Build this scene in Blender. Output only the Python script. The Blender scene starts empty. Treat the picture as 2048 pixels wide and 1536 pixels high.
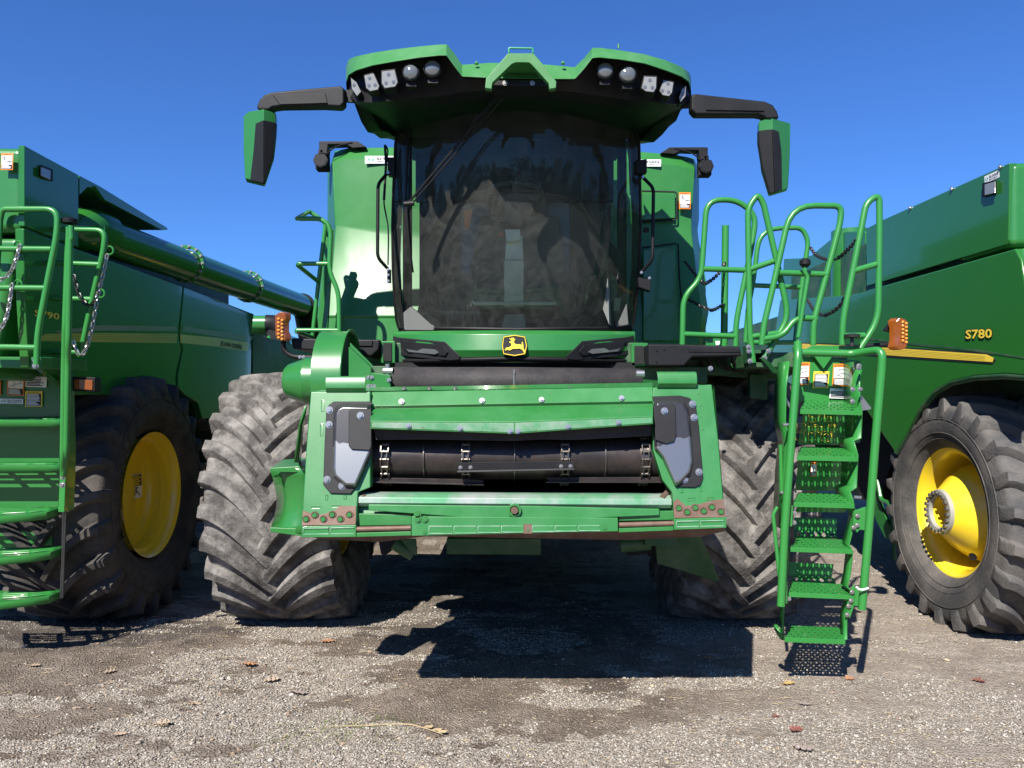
import bpy, bmesh, math, random
import numpy as np
from mathutils import Vector, Matrix
random.seed(7)
R_ = math.radians
SC = bpy.context.scene
COL = SC.collection

# ------------------------------------------------------------------ camera, sky, sun
F = 1538.0; CX = 1024.0; H0 = 805.0; CH = 1.75      # focal length and horizon measured in the photograph
cam_d = bpy.data.cameras.new('camera'); cam = bpy.data.objects.new('camera', cam_d); COL.objects.link(cam)
cam_d.sensor_width = 36.0; cam_d.lens = 36.0 * F / 2048.0; cam_d.clip_start = 0.05; cam_d.clip_end = 2000
cam.location = (0, 0, CH); cam.rotation_euler = (R_(90), 0, 0)
cam_d.shift_y = (H0 - 768.0) / 2048.0
SC.camera = cam
SUN = Vector((-0.43, -1.0, 1.02)).normalized()        # towards the sun
elev = math.asin(SUN.z); azim = math.atan2(SUN.x, SUN.y)
w = bpy.data.worlds.new("World"); SC.world = w; w.use_nodes = True
nt = w.node_tree; nt.nodes.clear()
sky = nt.nodes.new('ShaderNodeTexSky'); sky.sky_type = 'NISHITA'; sky.sun_disc = False
sky.sun_elevation = elev; sky.sun_rotation = azim; sky.air_density = 1.0; sky.dust_density = 0.25; sky.ozone_density = 3.2; sky.altitude = 200
bg = nt.nodes.new('ShaderNodeBackground'); bg.inputs['Strength'].default_value = 0.060
hs = nt.nodes.new('ShaderNodeMix'); hs.data_type = 'RGBA'; hs.blend_type = 'MULTIPLY'; hs.inputs[0].default_value = 1; hs.inputs[7].default_value = (.45, .81, 1.42, 1)     # clear deep-blue sky
wo = nt.nodes.new('ShaderNodeOutputWorld')
nt.links.new(sky.outputs[0], hs.inputs[6]); nt.links.new(hs.outputs[2], bg.inputs['Color']); nt.links.new(bg.outputs[0], wo.inputs['Surface'])
sl = bpy.data.lights.new('sun', 'SUN'); sl.energy = 5.0; sl.angle = R_(0.53); sl.color = (1.0, 0.94, 0.86)
so = bpy.data.objects.new('sun', sl); COL.objects.link(so)
so.rotation_euler = SUN.to_track_quat('Z', 'Y').to_euler(); so.location = (-10, -20, 25)
SC.view_settings.view_transform = 'Standard'; SC.view_settings.look = 'None'
SC.view_settings.exposure = 0.95; SC.view_settings.gamma = 1.0; SC.view_settings.use_curve_mapping = False
SC.render.engine = 'CYCLES'
SC.cycles.max_bounces = 7; SC.cycles.transparent_max_bounces = 10; SC.cycles.use_denoising = True

# ------------------------------------------------------------------ measuring helpers
def P(px, py, D): return Vector(((px - CX) * D / F, D, CH + (H0 - py) * D / F))
def S(px, py, X): return P(px, py, X * F / (px - CX))     # point of the side plane x = X
def G(px, py, z=0.0): return P(px, py, (CH - z) * F / (py - H0))
def PL(pts, D): return [P(p[0], p[1], p[2] if len(p) > 2 else D) for p in pts]
def SL(pts, X): return [S(p[0], p[1], X) for p in pts]
def crop(pts, ox, oy, s): return [(ox + p[0] / s, oy + p[1] / s) + tuple(p[2:]) for p in pts]

# ------------------------------------------------------------------ materials
MATS = {}
def nodes(m):
    m.use_nodes = True; return m.node_tree.nodes, m.node_tree.links
def paint(name, col, rough=0.3, spec=0.5, metal=0.0, coat=0.0, var=0.12, dust=0.0, dustcol=(.33, .29, .23), wear=0.0, wearcol=(.12, .06, .035), bump=0.0, scale=6.0, emit=None):
    if name in MATS: return MATS[name]
    m = bpy.data.materials.new(name); N, L = nodes(m); b = N['Principled BSDF']
    tc = N.new('ShaderNodeTexCoord')
    n1 = N.new('ShaderNodeTexNoise'); n1.inputs['Scale'].default_value = scale; n1.inputs['Detail'].default_value = 6; n1.inputs['Roughness'].default_value = .6
    L.new(tc.outputs['Object'], n1.inputs['Vector'])
    mx = N.new('ShaderNodeMix'); mx.data_type = 'RGBA'
    mx.inputs[6].default_value = [c * (1 - var) for c in col] + [1]; mx.inputs[7].default_value = [min(1, c * (1 + var)) for c in col] + [1]
    L.new(n1.outputs['Fac'], mx.inputs[0]); out = mx.outputs[2]
    def layer(out, amt, c2, sc, det, lo):
        n2 = N.new('ShaderNodeTexNoise'); n2.inputs['Scale'].default_value = sc; n2.inputs['Detail'].default_value = det; n2.inputs['Roughness'].default_value = .68
        L.new(tc.outputs['Object'], n2.inputs['Vector'])
        r = N.new('ShaderNodeMapRange'); r.inputs[1].default_value = lo; r.inputs[2].default_value = lo + .22; r.inputs[3].default_value = 0; r.inputs[4].default_value = amt
        L.new(n2.outputs['Fac'], r.inputs[0])
        m2 = N.new('ShaderNodeMix'); m2.data_type = 'RGBA'; L.new(r.outputs[0], m2.inputs[0]); L.new(out, m2.inputs[6]); m2.inputs[7].default_value = list(c2) + [1]
        return m2.outputs[2], r.outputs[0]
    fac = None
    if dust: out, fac = layer(out, dust, dustcol, scale * .9, 8, .42)
    if wear: out, _ = layer(out, .9, wearcol, 23, 9, .72 - wear)
    L.new(out, b.inputs['Base Color'])
    rr = N.new('ShaderNodeMapRange'); rr.inputs[3].default_value = rough * .8; rr.inputs[4].default_value = min(1, rough * 1.25)
    L.new(n1.outputs['Fac'], rr.inputs[0]); L.new(rr.outputs[0], b.inputs['Roughness'])
    b.inputs['Metallic'].default_value = metal; b.inputs['Specular IOR Level'].default_value = spec
    b.inputs['Coat Weight'].default_value = coat; b.inputs['Coat Roughness'].default_value = .06
    if bump:
        n3 = N.new('ShaderNodeTexNoise'); n3.inputs['Scale'].default_value = 60; n3.inputs['Detail'].default_value = 5
        L.new(tc.outputs['Object'], n3.inputs['Vector'])
        bp = N.new('ShaderNodeBump'); bp.inputs['Strength'].default_value = bump; bp.inputs['Distance'].default_value = .01
        L.new(n3.outputs['Fac'], bp.inputs['Height']); L.new(bp.outputs[0], b.inputs['Normal'])
    if emit:
        b.inputs['Emission Color'].default_value = list(emit) + [1]; b.inputs['Emission Strength'].default_value = 1
    MATS[name] = m; return m
GREEN = paint('green_paint', (.021, .150, .029), .30, coat=.35, var=.06, dust=.12, dustcol=(.07, .20, .08))
GREENW = paint('worn_green_paint', (.023, .155, .034), .36, coat=.2, var=.12, dust=.28, dustcol=(.085, .245, .11), wear=.11, scale=5)
GREENG = paint('glossy_green_panel', (.021, .135, .022), .2, spec=.3, coat=.6, var=.03, scale=3)
GREENB = paint('bright_roof_green', (.04, .18, .045), .42, var=.05, dust=.3, dustcol=(.13, .27, .14))
GREENR = paint('green_rail_tube', (.026, .19, .036), .33, coat=.3, var=.05)
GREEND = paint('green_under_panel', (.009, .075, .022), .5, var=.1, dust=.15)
BLACK = paint('black_plastic', (.008, .008, .009), .5, spec=.25, var=.2, dust=.04, dustcol=(.10, .10, .10))
BLACKM = paint('black_matte', (.006, .006, .007), .8, var=.2)
PLAST = paint('grey_black_moulding', (.011, .0115, .013), .5, spec=.22, var=.15, dust=.10, dustcol=(.04, .04, .04))
RUBBER = paint('tyre_rubber', (.065, .061, .057), .85, spec=.2, var=.25, dust=.85, dustcol=(.24, .226, .208), bump=.7, scale=6)
RUBBER2 = paint('darker_tyre_rubber', (.022, .021, .021), .8, var=.25, dust=.38, dustcol=(.16, .135, .11), bump=.5, scale=3.0)
RUBBER3 = paint('grey_tyre_rubber', (.05, .05, .05), .75, var=.2, dust=.55, dustcol=(.17, .15, .13), bump=.5, scale=3.4)
BELT = paint('rubber_belt', (.028, .026, .027), .65, spec=.25, var=.2, dust=.3, dustcol=(.09, .08, .075), bump=.3)
YELLOW = paint('yellow_paint', (.78, .56, .02), .32, coat=.3, var=.05, dust=.1, dustcol=(.5, .40, .12))
YELLOWD = paint('yellow_decal', (.82, .60, .06), .4, var=.02)
TANS = paint('tan_decal_stripe', (.20, .19, .13), .3, coat=.6, var=.05)
WHITE = paint('white_decal', (.75, .76, .76), .45, var=.03)
ORANGE = paint('orange_decal', (.80, .22, .02), .45, var=.03)
INK = paint('black_ink', (.012, .012, .013), .5, var=.05)
TEAL = paint('teal_ink', (.02, .32, .26), .5, var=.03)
TANKP = paint('tank_front_green', (.025, .160, .031), .38, spec=.4, coat=.15, var=.06, dust=.15, dustcol=(.09, .23, .11))
DKGREEN = paint('shaded_green', (.002, .013, .0045), .5, spec=.25, var=.1)  # green darkened for unlit roof undersides and tank recess; shade is in the colour
STEEL = paint('polished_steel', (.42, .42, .47), .3, metal=.9, var=.2, wear=.05, scale=9)
ZINC = paint('zinc_bolt', (.40, .40, .39), .32, metal=.85, var=.1)
DARKST = paint('dark_drum_steel', (.028, .024, .024), .38, metal=.3, spec=.3, var=.3, dust=.25, dustcol=(.10, .07, .055), scale=12)
RUST = paint('rusty_steel', (.13, .075, .052), .6, metal=.4, var=.4, dust=.4, dustcol=(.20, .16, .135), scale=14)
CHAIN = paint('chain_steel', (.13, .115, .10), .38, metal=.85, var=.3, scale=40)
CHAINB = paint('dark_chain', (.05, .05, .05), .4, metal=.6, var=.3)
SILLM = paint('bare_metal_sill_edge', (.10, .30, .15), .38, metal=.25, var=.2, dust=.85, dustcol=(.36, .36, .36), wear=.12, scale=4.2)
WEARG = paint('scuffed_green_edge', (.10, .30, .15), .42, metal=.2, var=.3, dust=.5, dustcol=(.45, .45, .44), wear=.14, scale=7)
LENS = paint('lamp_lens', (.21, .215, .205), .12, coat=.8, var=.15, scale=30)
LENSR = paint('round_lamp_lens', (.10, .11, .115), .08, coat=1, var=.3, scale=15)
AMBER = paint('amber_lens', (.19, .05, .004), .16, coat=.9, var=.25, scale=60)
AMBERL = paint('amber_reflector_dot', (.62, .24, .03), .12, coat=1, var=.1)
HUBW = paint('white_hub_ring', (.29, .29, .265), .5, var=.05, dust=.2)
SMV = paint('orange_triangle_sheet', (.85, .10, .02), .5, var=.02)
CABG = paint('cab_grey_trim', (.62, .65, .61), .5, var=.06)
CABD = paint('cab_dark_trim', (.045, .045, .046), .7, var=.3, scale=20)
CABM = paint('cab_mid_trim', (.20, .21, .195), .6, var=.2)
BLUEP = paint('painted_sky_pane', (.09, .16, .24), .4, var=.1)  # sky in the cab's rear window, painted as an opaque blue
PAPER = paint('pale_green_paper', (.42, .55, .45), .6, var=.03)

def glass_mat(name, tint, dust, refl_rough=.015, scale=4.0, gl=(1, 1, 1)):
    m = bpy.data.materials.new(name); N, L = nodes(m); N.remove(N['Principled BSDF']); out = N['Material Output']
    tr = N.new('ShaderNodeBsdfTransparent'); tr.inputs[0].default_value = list(tint) + [1]
    g = N.new('ShaderNodeBsdfGlossy'); g.inputs['Roughness'].default_value = refl_rough; g.inputs['Color'].default_value = list(gl) + [1]
    fr = N.new('ShaderNodeFresnel'); fr.inputs['IOR'].default_value = 1.5
    d = N.new('ShaderNodeBsdfDiffuse'); d.inputs[0].default_value = (.24, .25, .23, 1)
    tc = N.new('ShaderNodeTexCoord')
    n = N.new('ShaderNodeTexNoise'); n.inputs['Scale'].default_value = scale; n.inputs['Detail'].default_value = 10; n.inputs['Roughness'].default_value = .72; n.inputs['Distortion'].default_value = 1.2
    L.new(tc.outputs['Object'], n.inputs['Vector'])
    r = N.new('ShaderNodeMapRange'); r.inputs[1].default_value = .35; r.inputs[2].default_value = .75; r.inputs[3].default_value = dust * .25; r.inputs[4].default_value = dust
    L.new(n.outputs['Fac'], r.inputs[0])
    m1 = N.new('ShaderNodeMixShader'); m2 = N.new('ShaderNodeMixShader')
    L.new(r.outputs[0], m1.inputs[0]); L.new(tr.outputs[0], m1.inputs[1]); L.new(d.outputs[0], m1.inputs[2])
    L.new(fr.outputs[0], m2.inputs[0]); L.new(m1.outputs[0], m2.inputs[1]); L.new(g.outputs[0], m2.inputs[2])
    L.new(m2.outputs[0], out.inputs['Surface']); return m
GLASS = glass_mat('dusty_windscreen_glass', (.74, .84, .78), .18, gl=(.50, .62, .56), scale=9)
GLASS2 = glass_mat('side_window_glass', (.5, .62, .62), .06)

# ------------------------------------------------------------------ mesh builder
OFF = {}
def tag(o, label=None, cat=None, group=None, kind=None):
    if label: o['label'] = label
    if cat: o['category'] = cat
    if group: o['group'] = group
    if kind: o['kind'] = kind
    return o
def thing(name, label, cat, loc, group=None):
    o = bpy.data.objects.new(name, None); COL.objects.link(o); o.location = loc; o.empty_display_size = .2
    OFF[o] = Vector(loc); return tag(o, label, cat, group)
TEXTC = {}
def text_geo(s):
    if s not in TEXTC:
        c = bpy.data.curves.new('t', 'FONT'); c.body = s; c.offset = .022 if s in ('S790', 'S780', 'SLOAN', 'JOHN DEERE') else .008; c.resolution_u = 2
        o = bpy.data.objects.new('t', c); COL.objects.link(o)
        dg = bpy.context.evaluated_depsgraph_get(); me = o.evaluated_get(dg).to_mesh()
        v = [tuple(x.co) for x in me.vertices]; f = [tuple(p.vertices) for p in me.polygons]
        o.evaluated_get(dg).to_mesh_clear(); bpy.data.objects.remove(o); bpy.data.curves.remove(c)
        TEXTC[s] = (v, f)
    return TEXTC[s]
SPLIT = set('beam_plate cab_mount_bracket scoop_flange floor_moulding beam_lip stub_bracket platform_frame rubber_mud_flap bracket_opening ladder_bracket handle_mount latch_plate worn_side_edge roller_fitting roof_stud drive_bracket rail_mount door_hinge paper_sticker platform_edge hood_edge_strip rear_window led roof_side chassis_panel platform_recess door_panel cab_back_wall stripe_lines grain_tank latch_pin washer_hose'.split())
class M:
    def split(s, name, mat, parent, bevel, smooth, solid):
        par = list(range(len(s.v)))
        def fd(a):
            while par[a] != a: par[a] = par[par[a]]; a = par[a]
            return a
        for f in s.f:
            for i in f[1:]: par[fd(i)] = fd(f[0])
        groups = {}
        for f, mi in zip(s.f, s.mi): groups.setdefault(fd(f[0]), []).append((f, mi))
        first = None
        for g in groups.values():
            q = M(); mp = {}
            for f, mi in g:
                for i in f:
                    if i not in mp: mp[i] = len(q.v); q.v.append(s.v[i])
                q.f.append(tuple(mp[i] for i in f)); q.mi.append(mi)
            SPLIT.discard(name); o = q.build(name, mat, parent, bevel, smooth, solid); SPLIT.add(name); first = first or o
        return first
    def __init__(s): s.v = []; s.f = []; s.mi = []; s.k = 0
    def add(s, vs, fs):
        b = len(s.v); s.v += [tuple(x) for x in vs]
        for f in fs: s.f.append(tuple(b + i for i in f)); s.mi.append(s.k)
        return s
    def m(s, k): s.k = k; return s
    def prism(s, pts, vec):
        n = len(pts); vec = Vector(vec) if not callable(vec) else vec
        back = [p + vec for p in pts]
        return s.add(list(pts) + back, [tuple(range(n)), tuple(range(2 * n - 1, n - 1, -1))] + [(i, n + i, n + (i + 1) % n, (i + 1) % n) for i in range(n)])
    def loft2(s, a, b):           # solid between two polygons with the same count
        n = len(a)
        return s.add(list(a) + list(b), [tuple(range(n)), tuple(range(2 * n - 1, n - 1, -1))] + [(i, n + i, n + (i + 1) % n, (i + 1) % n) for i in range(n)])
    def poly(s, pts): return s.add(pts, [tuple(range(len(pts)))])
    def grid(s, rows, closed=False):
        h = len(rows); w_ = len(rows[0]); vs = [p for r in rows for p in r]; fs = []
        for i in range(h - 1):
            for j in range(w_ if closed else w_ - 1):
                k = (j + 1) % w_; fs.append((i * w_ + j, i * w_ + k, (i + 1) * w_ + k, (i + 1) * w_ + j))
        return s.add(vs, fs)
    def box(s, a, b):
        x0, y0, z0 = a; x1, y1, z1 = b
        return s.prism([Vector((x0, y0, z0)), Vector((x1, y0, z0)), Vector((x1, y0, z1)), Vector((x0, y0, z1))], (0, y1 - y0, 0))
    def bar(s, p, q, w_, h, up=(0, 0, 1)):
        p = Vector(p); q = Vector(q); d = (q - p).normalized(); u = Vector(up); r = d.cross(u)
        if r.length < 1e-4: r = d.cross(Vector((1, 0, 0)))
        r.normalize(); u = r.cross(d)
        c = [p - r * w_ / 2 - u * h / 2, p + r * w_ / 2 - u * h / 2, p + r * w_ / 2 + u * h / 2, p - r * w_ / 2 + u * h / 2]
        return s.prism(c, q - p)
    def tube(s, pts, r, n=10, fil=0.0, cap=True, closed=False):
        pts = [Vector(p) for p in pts]
        if fil > 0 and len(pts) > 2:
            o = [pts[0]]
            for i in range(1, len(pts) - 1):
                a, b, c = pts[i - 1], pts[i], pts[i + 1]
                t = min(fil, (b - a).length * .48, (c - b).length * .48)
                p0 = b + (a - b).normalized() * t; p2 = b + (c - b).normalized() * t
                for k in range(6):
                    u = k / 5; o.append(p0 * (1 - u) ** 2 + b * 2 * u * (1 - u) + p2 * u * u)
            o.append(pts[-1]); pts = o
        t0 = (pts[1] - pts[0]).normalized(); nrm = t0.orthogonal().normalized(); rings = []
        for i, p in enumerate(pts):
            t = (pts[min(i + 1, len(pts) - 1)] - pts[max(i - 1, 0)])
            if closed: t = pts[(i + 1) % len(pts)] - pts[i - 1]
            t = t.normalized() if t.length > 1e-7 else t0
            nrm = (nrm - t * nrm.dot(t)); nrm.normalize(); bn = t.cross(nrm)
            rr = r[min(i, len(r) - 1)] if isinstance(r, (list, tuple)) else r
            rings.append([p + nrm * math.cos(2 * math.pi * k / n) * rr + bn * math.sin(2 * math.pi * k / n) * rr for k in range(n)])
        if closed: rings.append(rings[0])
        s.grid(rings, True)
        if cap and not closed:
            s.add(rings[0], [tuple(range(n - 1, -1, -1))]); s.add(rings[-1], [tuple(range(n))])
        return s
    def lathe(s, prof, c, ax, n=48, a0=0, a1=360):
        ax = Vector(ax).normalized(); u = ax.orthogonal().normalized()
        if abs(ax.x) > .9: u = Vector((0, -1, 0))
        v = ax.cross(u); c = Vector(c); rows = []; full = abs(a1 - a0) >= 360
        for k in range(n if full else n + 1):
            t = R_(a0 + (a1 - a0) * k / n); d = u * math.cos(t) + v * math.sin(t)
            rows.append([c + ax * a + d * r for a, r in prof])
        if full: rows.append(rows[0])
        return s.grid(rows)
    def disc(s, c, ax, r, n=20):
        ax = Vector(ax).normalized(); u = ax.orthogonal().normalized(); v = ax.cross(u); c = Vector(c)
        return s.poly([c + u * math.cos(2 * math.pi * k / n) * r + v * math.sin(2 * math.pi * k / n) * r for k in range(n)])
    def cyl(s, p, q, r, n=16, r2=None):
        return s.tube([p, q], [r, r if r2 is None else r2], n)
    def text(s, body, o, u, v, w_, h, fit=True):
        vs, fs = text_geo(body); xs = [a[0] for a in vs]; ys = [a[1] for a in vs]
        x0, x1, y0, y1 = min(xs), max(xs), min(ys), max(ys); o = Vector(o); u = Vector(u).normalized(); v = Vector(v).normalized()
        sy = h / (y1 - y0); sx = w_ / (x1 - x0) if w_ else sy
        return s.add([o + u * (a[0] - x0) * sx + v * (a[1] - y0) * sy for a in vs], fs)
    def quadtext(s, body, bl, br, tl):
        return s.text(body, bl, br - bl, tl - bl, (br - bl).length, (tl - bl).length)
    def perf(s, c, nx, ny, hole=.33, big=1.0, small=.45, stag=True, asp=1.0):
        fl, fr_, br, bl = c
        def B(u, v): return fl * (1 - u) * (1 - v) + fr_ * u * (1 - v) + br * u * v + bl * (1 - u) * v
        sq = [(-1, -1), (0, -1), (1, -1), (1, 0), (1, 1), (0, 1), (-1, 1), (-1, 0)]
        for i in range(nx):
            for j in range(ny):
                uc = (i + .5) / nx; vc = (j + .5) / ny; k = big if (not stag or (i + j) % 2 == 0) else small
                vs = [B(uc + a * .5 / nx, vc + b * .5 / ny) for a, b in sq]
                for a, b in sq:
                    l = math.hypot(a, b); vs.append(B(uc + a / l * hole * k / nx, vc + b / l * hole * asp * k / ny))
                s.add(vs, [(q, (q + 1) % 8, 8 + (q + 1) % 8, 8 + q) for q in range(8)])
        return s
    def build(s, name, mat, parent=None, bevel=0.0, smooth=32, solid=0.0, label=None, seg=2, kind=None):
        if name in SPLIT and parent is not None: return s.split(name, mat, parent, bevel, smooth, solid)
        off = OFF.get(parent, Vector((0, 0, 0))) if parent else Vector((0, 0, 0))
        me = bpy.data.meshes.new(name); me.from_pydata([(x - off.x, y - off.y, z - off.z) for x, y, z in s.v], [], s.f)
        mats = mat if isinstance(mat, (list, tuple)) else [mat]
        for q in mats: me.materials.append(q)
        if len(mats) > 1: me.polygons.foreach_set('material_index', s.mi)
        bm = bmesh.new(); bm.from_mesh(me)
        bmesh.ops.remove_doubles(bm, verts=bm.verts, dist=1e-5)
        bmesh.ops.recalc_face_normals(bm, faces=bm.faces); bm.to_mesh(me); bm.free()
        if smooth:
            me.polygons.foreach_set('use_smooth', [True] * len(me.polygons)); me.set_sharp_from_angle(angle=R_(smooth))
        o = bpy.data.objects.new(name, me); COL.objects.link(o)
        if solid:
            q = o.modifiers.new('s', 'SOLIDIFY'); q.thickness = solid; q.offset = 0
        if bevel:
            q = o.modifiers.new('b', 'BEVEL'); q.width = bevel; q.segments = seg; q.limit_method = 'ANGLE'; q.angle_limit = R_(38); q.harden_normals = True
        if parent: o.parent = parent; OFF[o] = off
        if label: o['label'] = label
        if kind: o['kind'] = kind
        return o
BOLTM = {}
def bolt(parent, p, nrm, r=.014, h=.012, mat=None, name='bolt', washer=True):
    mat = mat or ZINC; key = (mat.name, washer)
    if key not in BOLTM:
        q = M(); q.tube([(0, 0, 0), (0, 0, .6)], 1.0, 6)
        if washer: q.tube([(0, 0, -.1), (0, 0, .12)], 1.7, 14)
        ob = q.build('bolt', mat, smooth=20); BOLTM[key] = ob.data; bpy.data.objects.remove(ob)
    o = bpy.data.objects.new(name, BOLTM[key]); COL.objects.link(o); o.parent = parent
    o.location = Vector(p) - OFF.get(parent, Vector((0, 0, 0))); o.scale = (r, r, h / .6)
    o.rotation_euler = Vector(nrm).to_track_quat('Z', 'Y').to_euler(); return o
def rail(parent, name, paths, r, fil=.06, mat=None, label=None):
    q = M()
    for p in paths: q.tube(p, r, 12, fil)
    return q.build(name, mat or GREENR, parent, smooth=60, label=label)
def chain(parent, pts, mat, link=.036, r=.0042, name='chain'):
    pts = [Vector(p) for p in pts]; dense = []
    n = len(pts)
    for i in range(n - 1):                                  # catmull-rom
        p0 = pts[max(i - 1, 0)]; p1 = pts[i]; p2 = pts[i + 1]; p3 = pts[min(i + 2, n - 1)]
        for k in range(30):
            t = k / 30; dense.append(.5 * ((2 * p1) + (p2 - p0) * t + (2 * p0 - 5 * p1 + 4 * p2 - p3) * t * t + (3 * p1 - p0 - 3 * p2 + p3) * t ** 3))
    dense.append(pts[-1]); q = M(); acc = 0; last = dense[0]; nodes_ = [dense[0]]
    for a in dense[1:]:
        if (a - nodes_[-1]).length >= link * .74: nodes_.append(a)
    for i in range(len(nodes_) - 1):
        a, b = nodes_[i], nodes_[i + 1]; d = (b - a).normalized(); sd = d.cross(Vector((0, 1, 0))); sd.normalize()
        if i % 2: sd = d.cross(sd).normalized()
        c = (a + b) / 2; hl = link / 2 - .006; w2 = .009
        loop = [c + d * hl + sd * w2, c + d * (hl + .007), c + d * hl - sd * w2, c - d * hl - sd * w2, c - d * (hl + .007), c - d * hl + sd * w2]
        q.tube(loop, r, 5, closed=True)
    return q.build(name, mat, parent, smooth=60)
# ------------------------------------------------------------------ wheels
def wheel(root, cx, cy, cz, width, Rt, rim_r, lugs, style, mat, out, phase=0.0, A=.40, name='wheel', lug_h=.06, lug_w=.07, text=None, loft=1.0):
    """out = +1 / -1: the side of the wheel that faces away from its machine"""
    h = width / 2; Rc = Rt - lug_h
    def pt(x, r, t):
        y = -r * math.cos(t); z = r * math.sin(t)
        zz = cz + z; xx = cx + x
        if zz < .22:                                       # the loaded tyre bulges and sits flat
            k = (.22 - zz) / .22; xx = cx + x * (1 + .05 * min(k, 1.3))
        gz = -.005 if zz > -.005 else -.005
        return Vector((xx, cy + y, max(zz, gz)))
    prof = [(-h * .70, rim_r + .01), (-h * .80, rim_r + .03), (-h * .96, Rc * .70), (-h * 1.0, Rc * .80), (-h * .97, Rc * .90), (-h * .88, Rc * .965), (-h * .5, Rc * .992), (0, Rc)]
    prof = prof + [(-a, r) for a, r in prof[-2::-1]]
    # rounder section: subdivide profile smoothly
    fine = []
    for i in range(len(prof) - 1):
        p0 = prof[max(i - 1, 0)]; p1 = prof[i]; p2 = prof[i + 1]; p3 = prof[min(i + 2, len(prof) - 1)]
        for k in range(3):
            t = k / 3; fine.append(tuple(.5 * (2 * p1[c] + (p2[c] - p0[c]) * t + (2 * p0[c] - 5 * p1[c] + 4 * p2[c] - p3[c]) * t * t + (3 * p1[c] - p0[c] - 3 * p2[c] + p3[c]) * t ** 3) for c in (0, 1)))
    fine.append(prof[-1])
    q = M(); n = 96
    rows = [[pt(a, r, 2 * math.pi * k / n) for a, r in fine] for k in range(n)]; rows.append(rows[0]); q.grid(rows)
    rnd = random.Random(int(cx * 100) + 5)
    for side in (-1, 1):
        for i in range(lugs):
            t0 = 2 * math.pi * (i + (0 if side < 0 else .5) + phase) / lugs + rnd.uniform(-.004, .004)
            secs = []; NS = 12
            pth = []
            for k in range(NS + 1):
                s_ = k / NS; x = side * (-.035 + (h + .035 - .012) * s_); arc = A * (1 - (1 - s_) ** 1.75)
                pth.append((x, arc))
            for k in range(NS + 1):
                x, arc = pth[k]; x0, a0 = pth[max(k - 1, 0)]; x1, a1 = pth[min(k + 1, NS)]
                dx, da = x1 - x0, a1 - a0; l = math.hypot(dx, da); nx, na = -da / l, dx / l
                if side < 0: nx, na = -nx, -na
                s_ = k / NS; ax_ = abs(x) / h
                top = Rt - .035 * ax_ ** 3; base = Rc * (1 - .035 * ax_ ** 2.2) - .02
                if k == 0: top -= .004
                wt = lug_w * (.62 + .30 * s_); wb = lug_w * (1.05 + .55 * s_)
                if s_ > .93: base = Rc * .90
                def Q(o_, r): return pt(x + nx * o_, r, t0 + (arc + na * o_) / Rt)
                secs.append([Q(-wb * .5, base), Q(-wt * .5, top - .008), Q(-wt * .4, top), Q(wt * .4, top), Q(wt * .5, top - .008), Q(wb * .5, base)])
            # shoulder: the lug runs down the side wall
            x, arc = pth[-1]; xs = side * (h * 1.015)
            secs.append([pt(xs * .99, Rc * .86, t0 + (arc + a_) / Rt) if j in (0, 5) else pt(xs * 1.01, Rc * .90, t0 + (arc + a_ * .8) / Rt) for j, a_ in enumerate([-lug_w * .75, -lug_w * .5, -lug_w * .4, lug_w * .4, lug_w * .5, lug_w * .75])])
            q.grid(secs); q.poly(secs[0]); q.poly(secs[-1])
    w_ = bpy.data.objects.new(name, None); COL.objects.link(w_); w_.parent = root; w_.location = Vector((cx, cy, cz)) - OFF[root]; OFF[w_] = Vector((cx, cy, cz))
    if style != 'plain':
        for rr_, xx_ in ((Rc * .665, h * .925), (Rc * .72, h * .975), (Rc * .845, h * 1.0)):
            q.tube([pt(out * xx_, rr_, 2 * math.pi * k / 72) for k in range(72)], .0045, 5, closed=True)
    ty = q.build('tyre', mat, w_, smooth=38)
    xo = h * out
    if style == 'deep':      # deep dished rim: barrel steps back to a flat disc
        pr = [(xo * .78, rim_r - .01), (xo * .86, rim_r + .016), (xo * .87, rim_r + .020), (xo * .84, rim_r + .002), (xo * .80, rim_r - .012), (xo * .69, rim_r - .020), (xo * .67, rim_r - .050), (xo * .54, rim_r - .056), (xo * .52, rim_r - .040), (xo * .42, rim_r - .046), (xo * .39, rim_r - .085), (xo * .30, rim_r - .10), (xo * .27, rim_r - .13), (xo * .27, .22), (xo * .30, .20), (xo * .30, 0)]
    elif style == 'dome':    # dome centre that comes out of the rim
        pr = [(xo * .60, rim_r - .02), (xo * .76, rim_r + .012), (xo * .765, rim_r + .02), (xo * .73, rim_r + .0), (xo * .64, rim_r - .03), (xo * .40, rim_r - .05), (xo * .10, rim_r - .055), (xo * .02, rim_r - .07), (xo * .06, rim_r - .10), (xo * .30, rim_r - .125), (xo * .62, rim_r - .20), (xo * .86, rim_r - .285), (xo * .95, rim_r - .31), (xo * .95, .12), (xo * .72, .115), (xo * .72, 0)]
    else:
        pr = [(xo * .70, rim_r + .0), (xo * .75, rim_r + .02), (xo * .2, rim_r - .06), (-xo * .2, rim_r - .1), (-xo * .2, 0)]
    rm = M(); rm.lathe([(a, r) for a, r in pr], (cx, cy, cz), (1, 0, 0), 64)
    rim = rm.build('rim', YELLOW, w_, smooth=35)
    ins = M(); ins.lathe([(-xo * .70, rim_r), (-xo * .74, rim_r + .02), (-xo * .2, rim_r - .06), (xo * -.12, rim_r - .07)], (cx, cy, cz), (1, 0, 0), 48); ins.build('inner_rim', YELLOW if style == 'plain' else GREEND, w_, smooth=35)
    return w_, rim, xo
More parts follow.
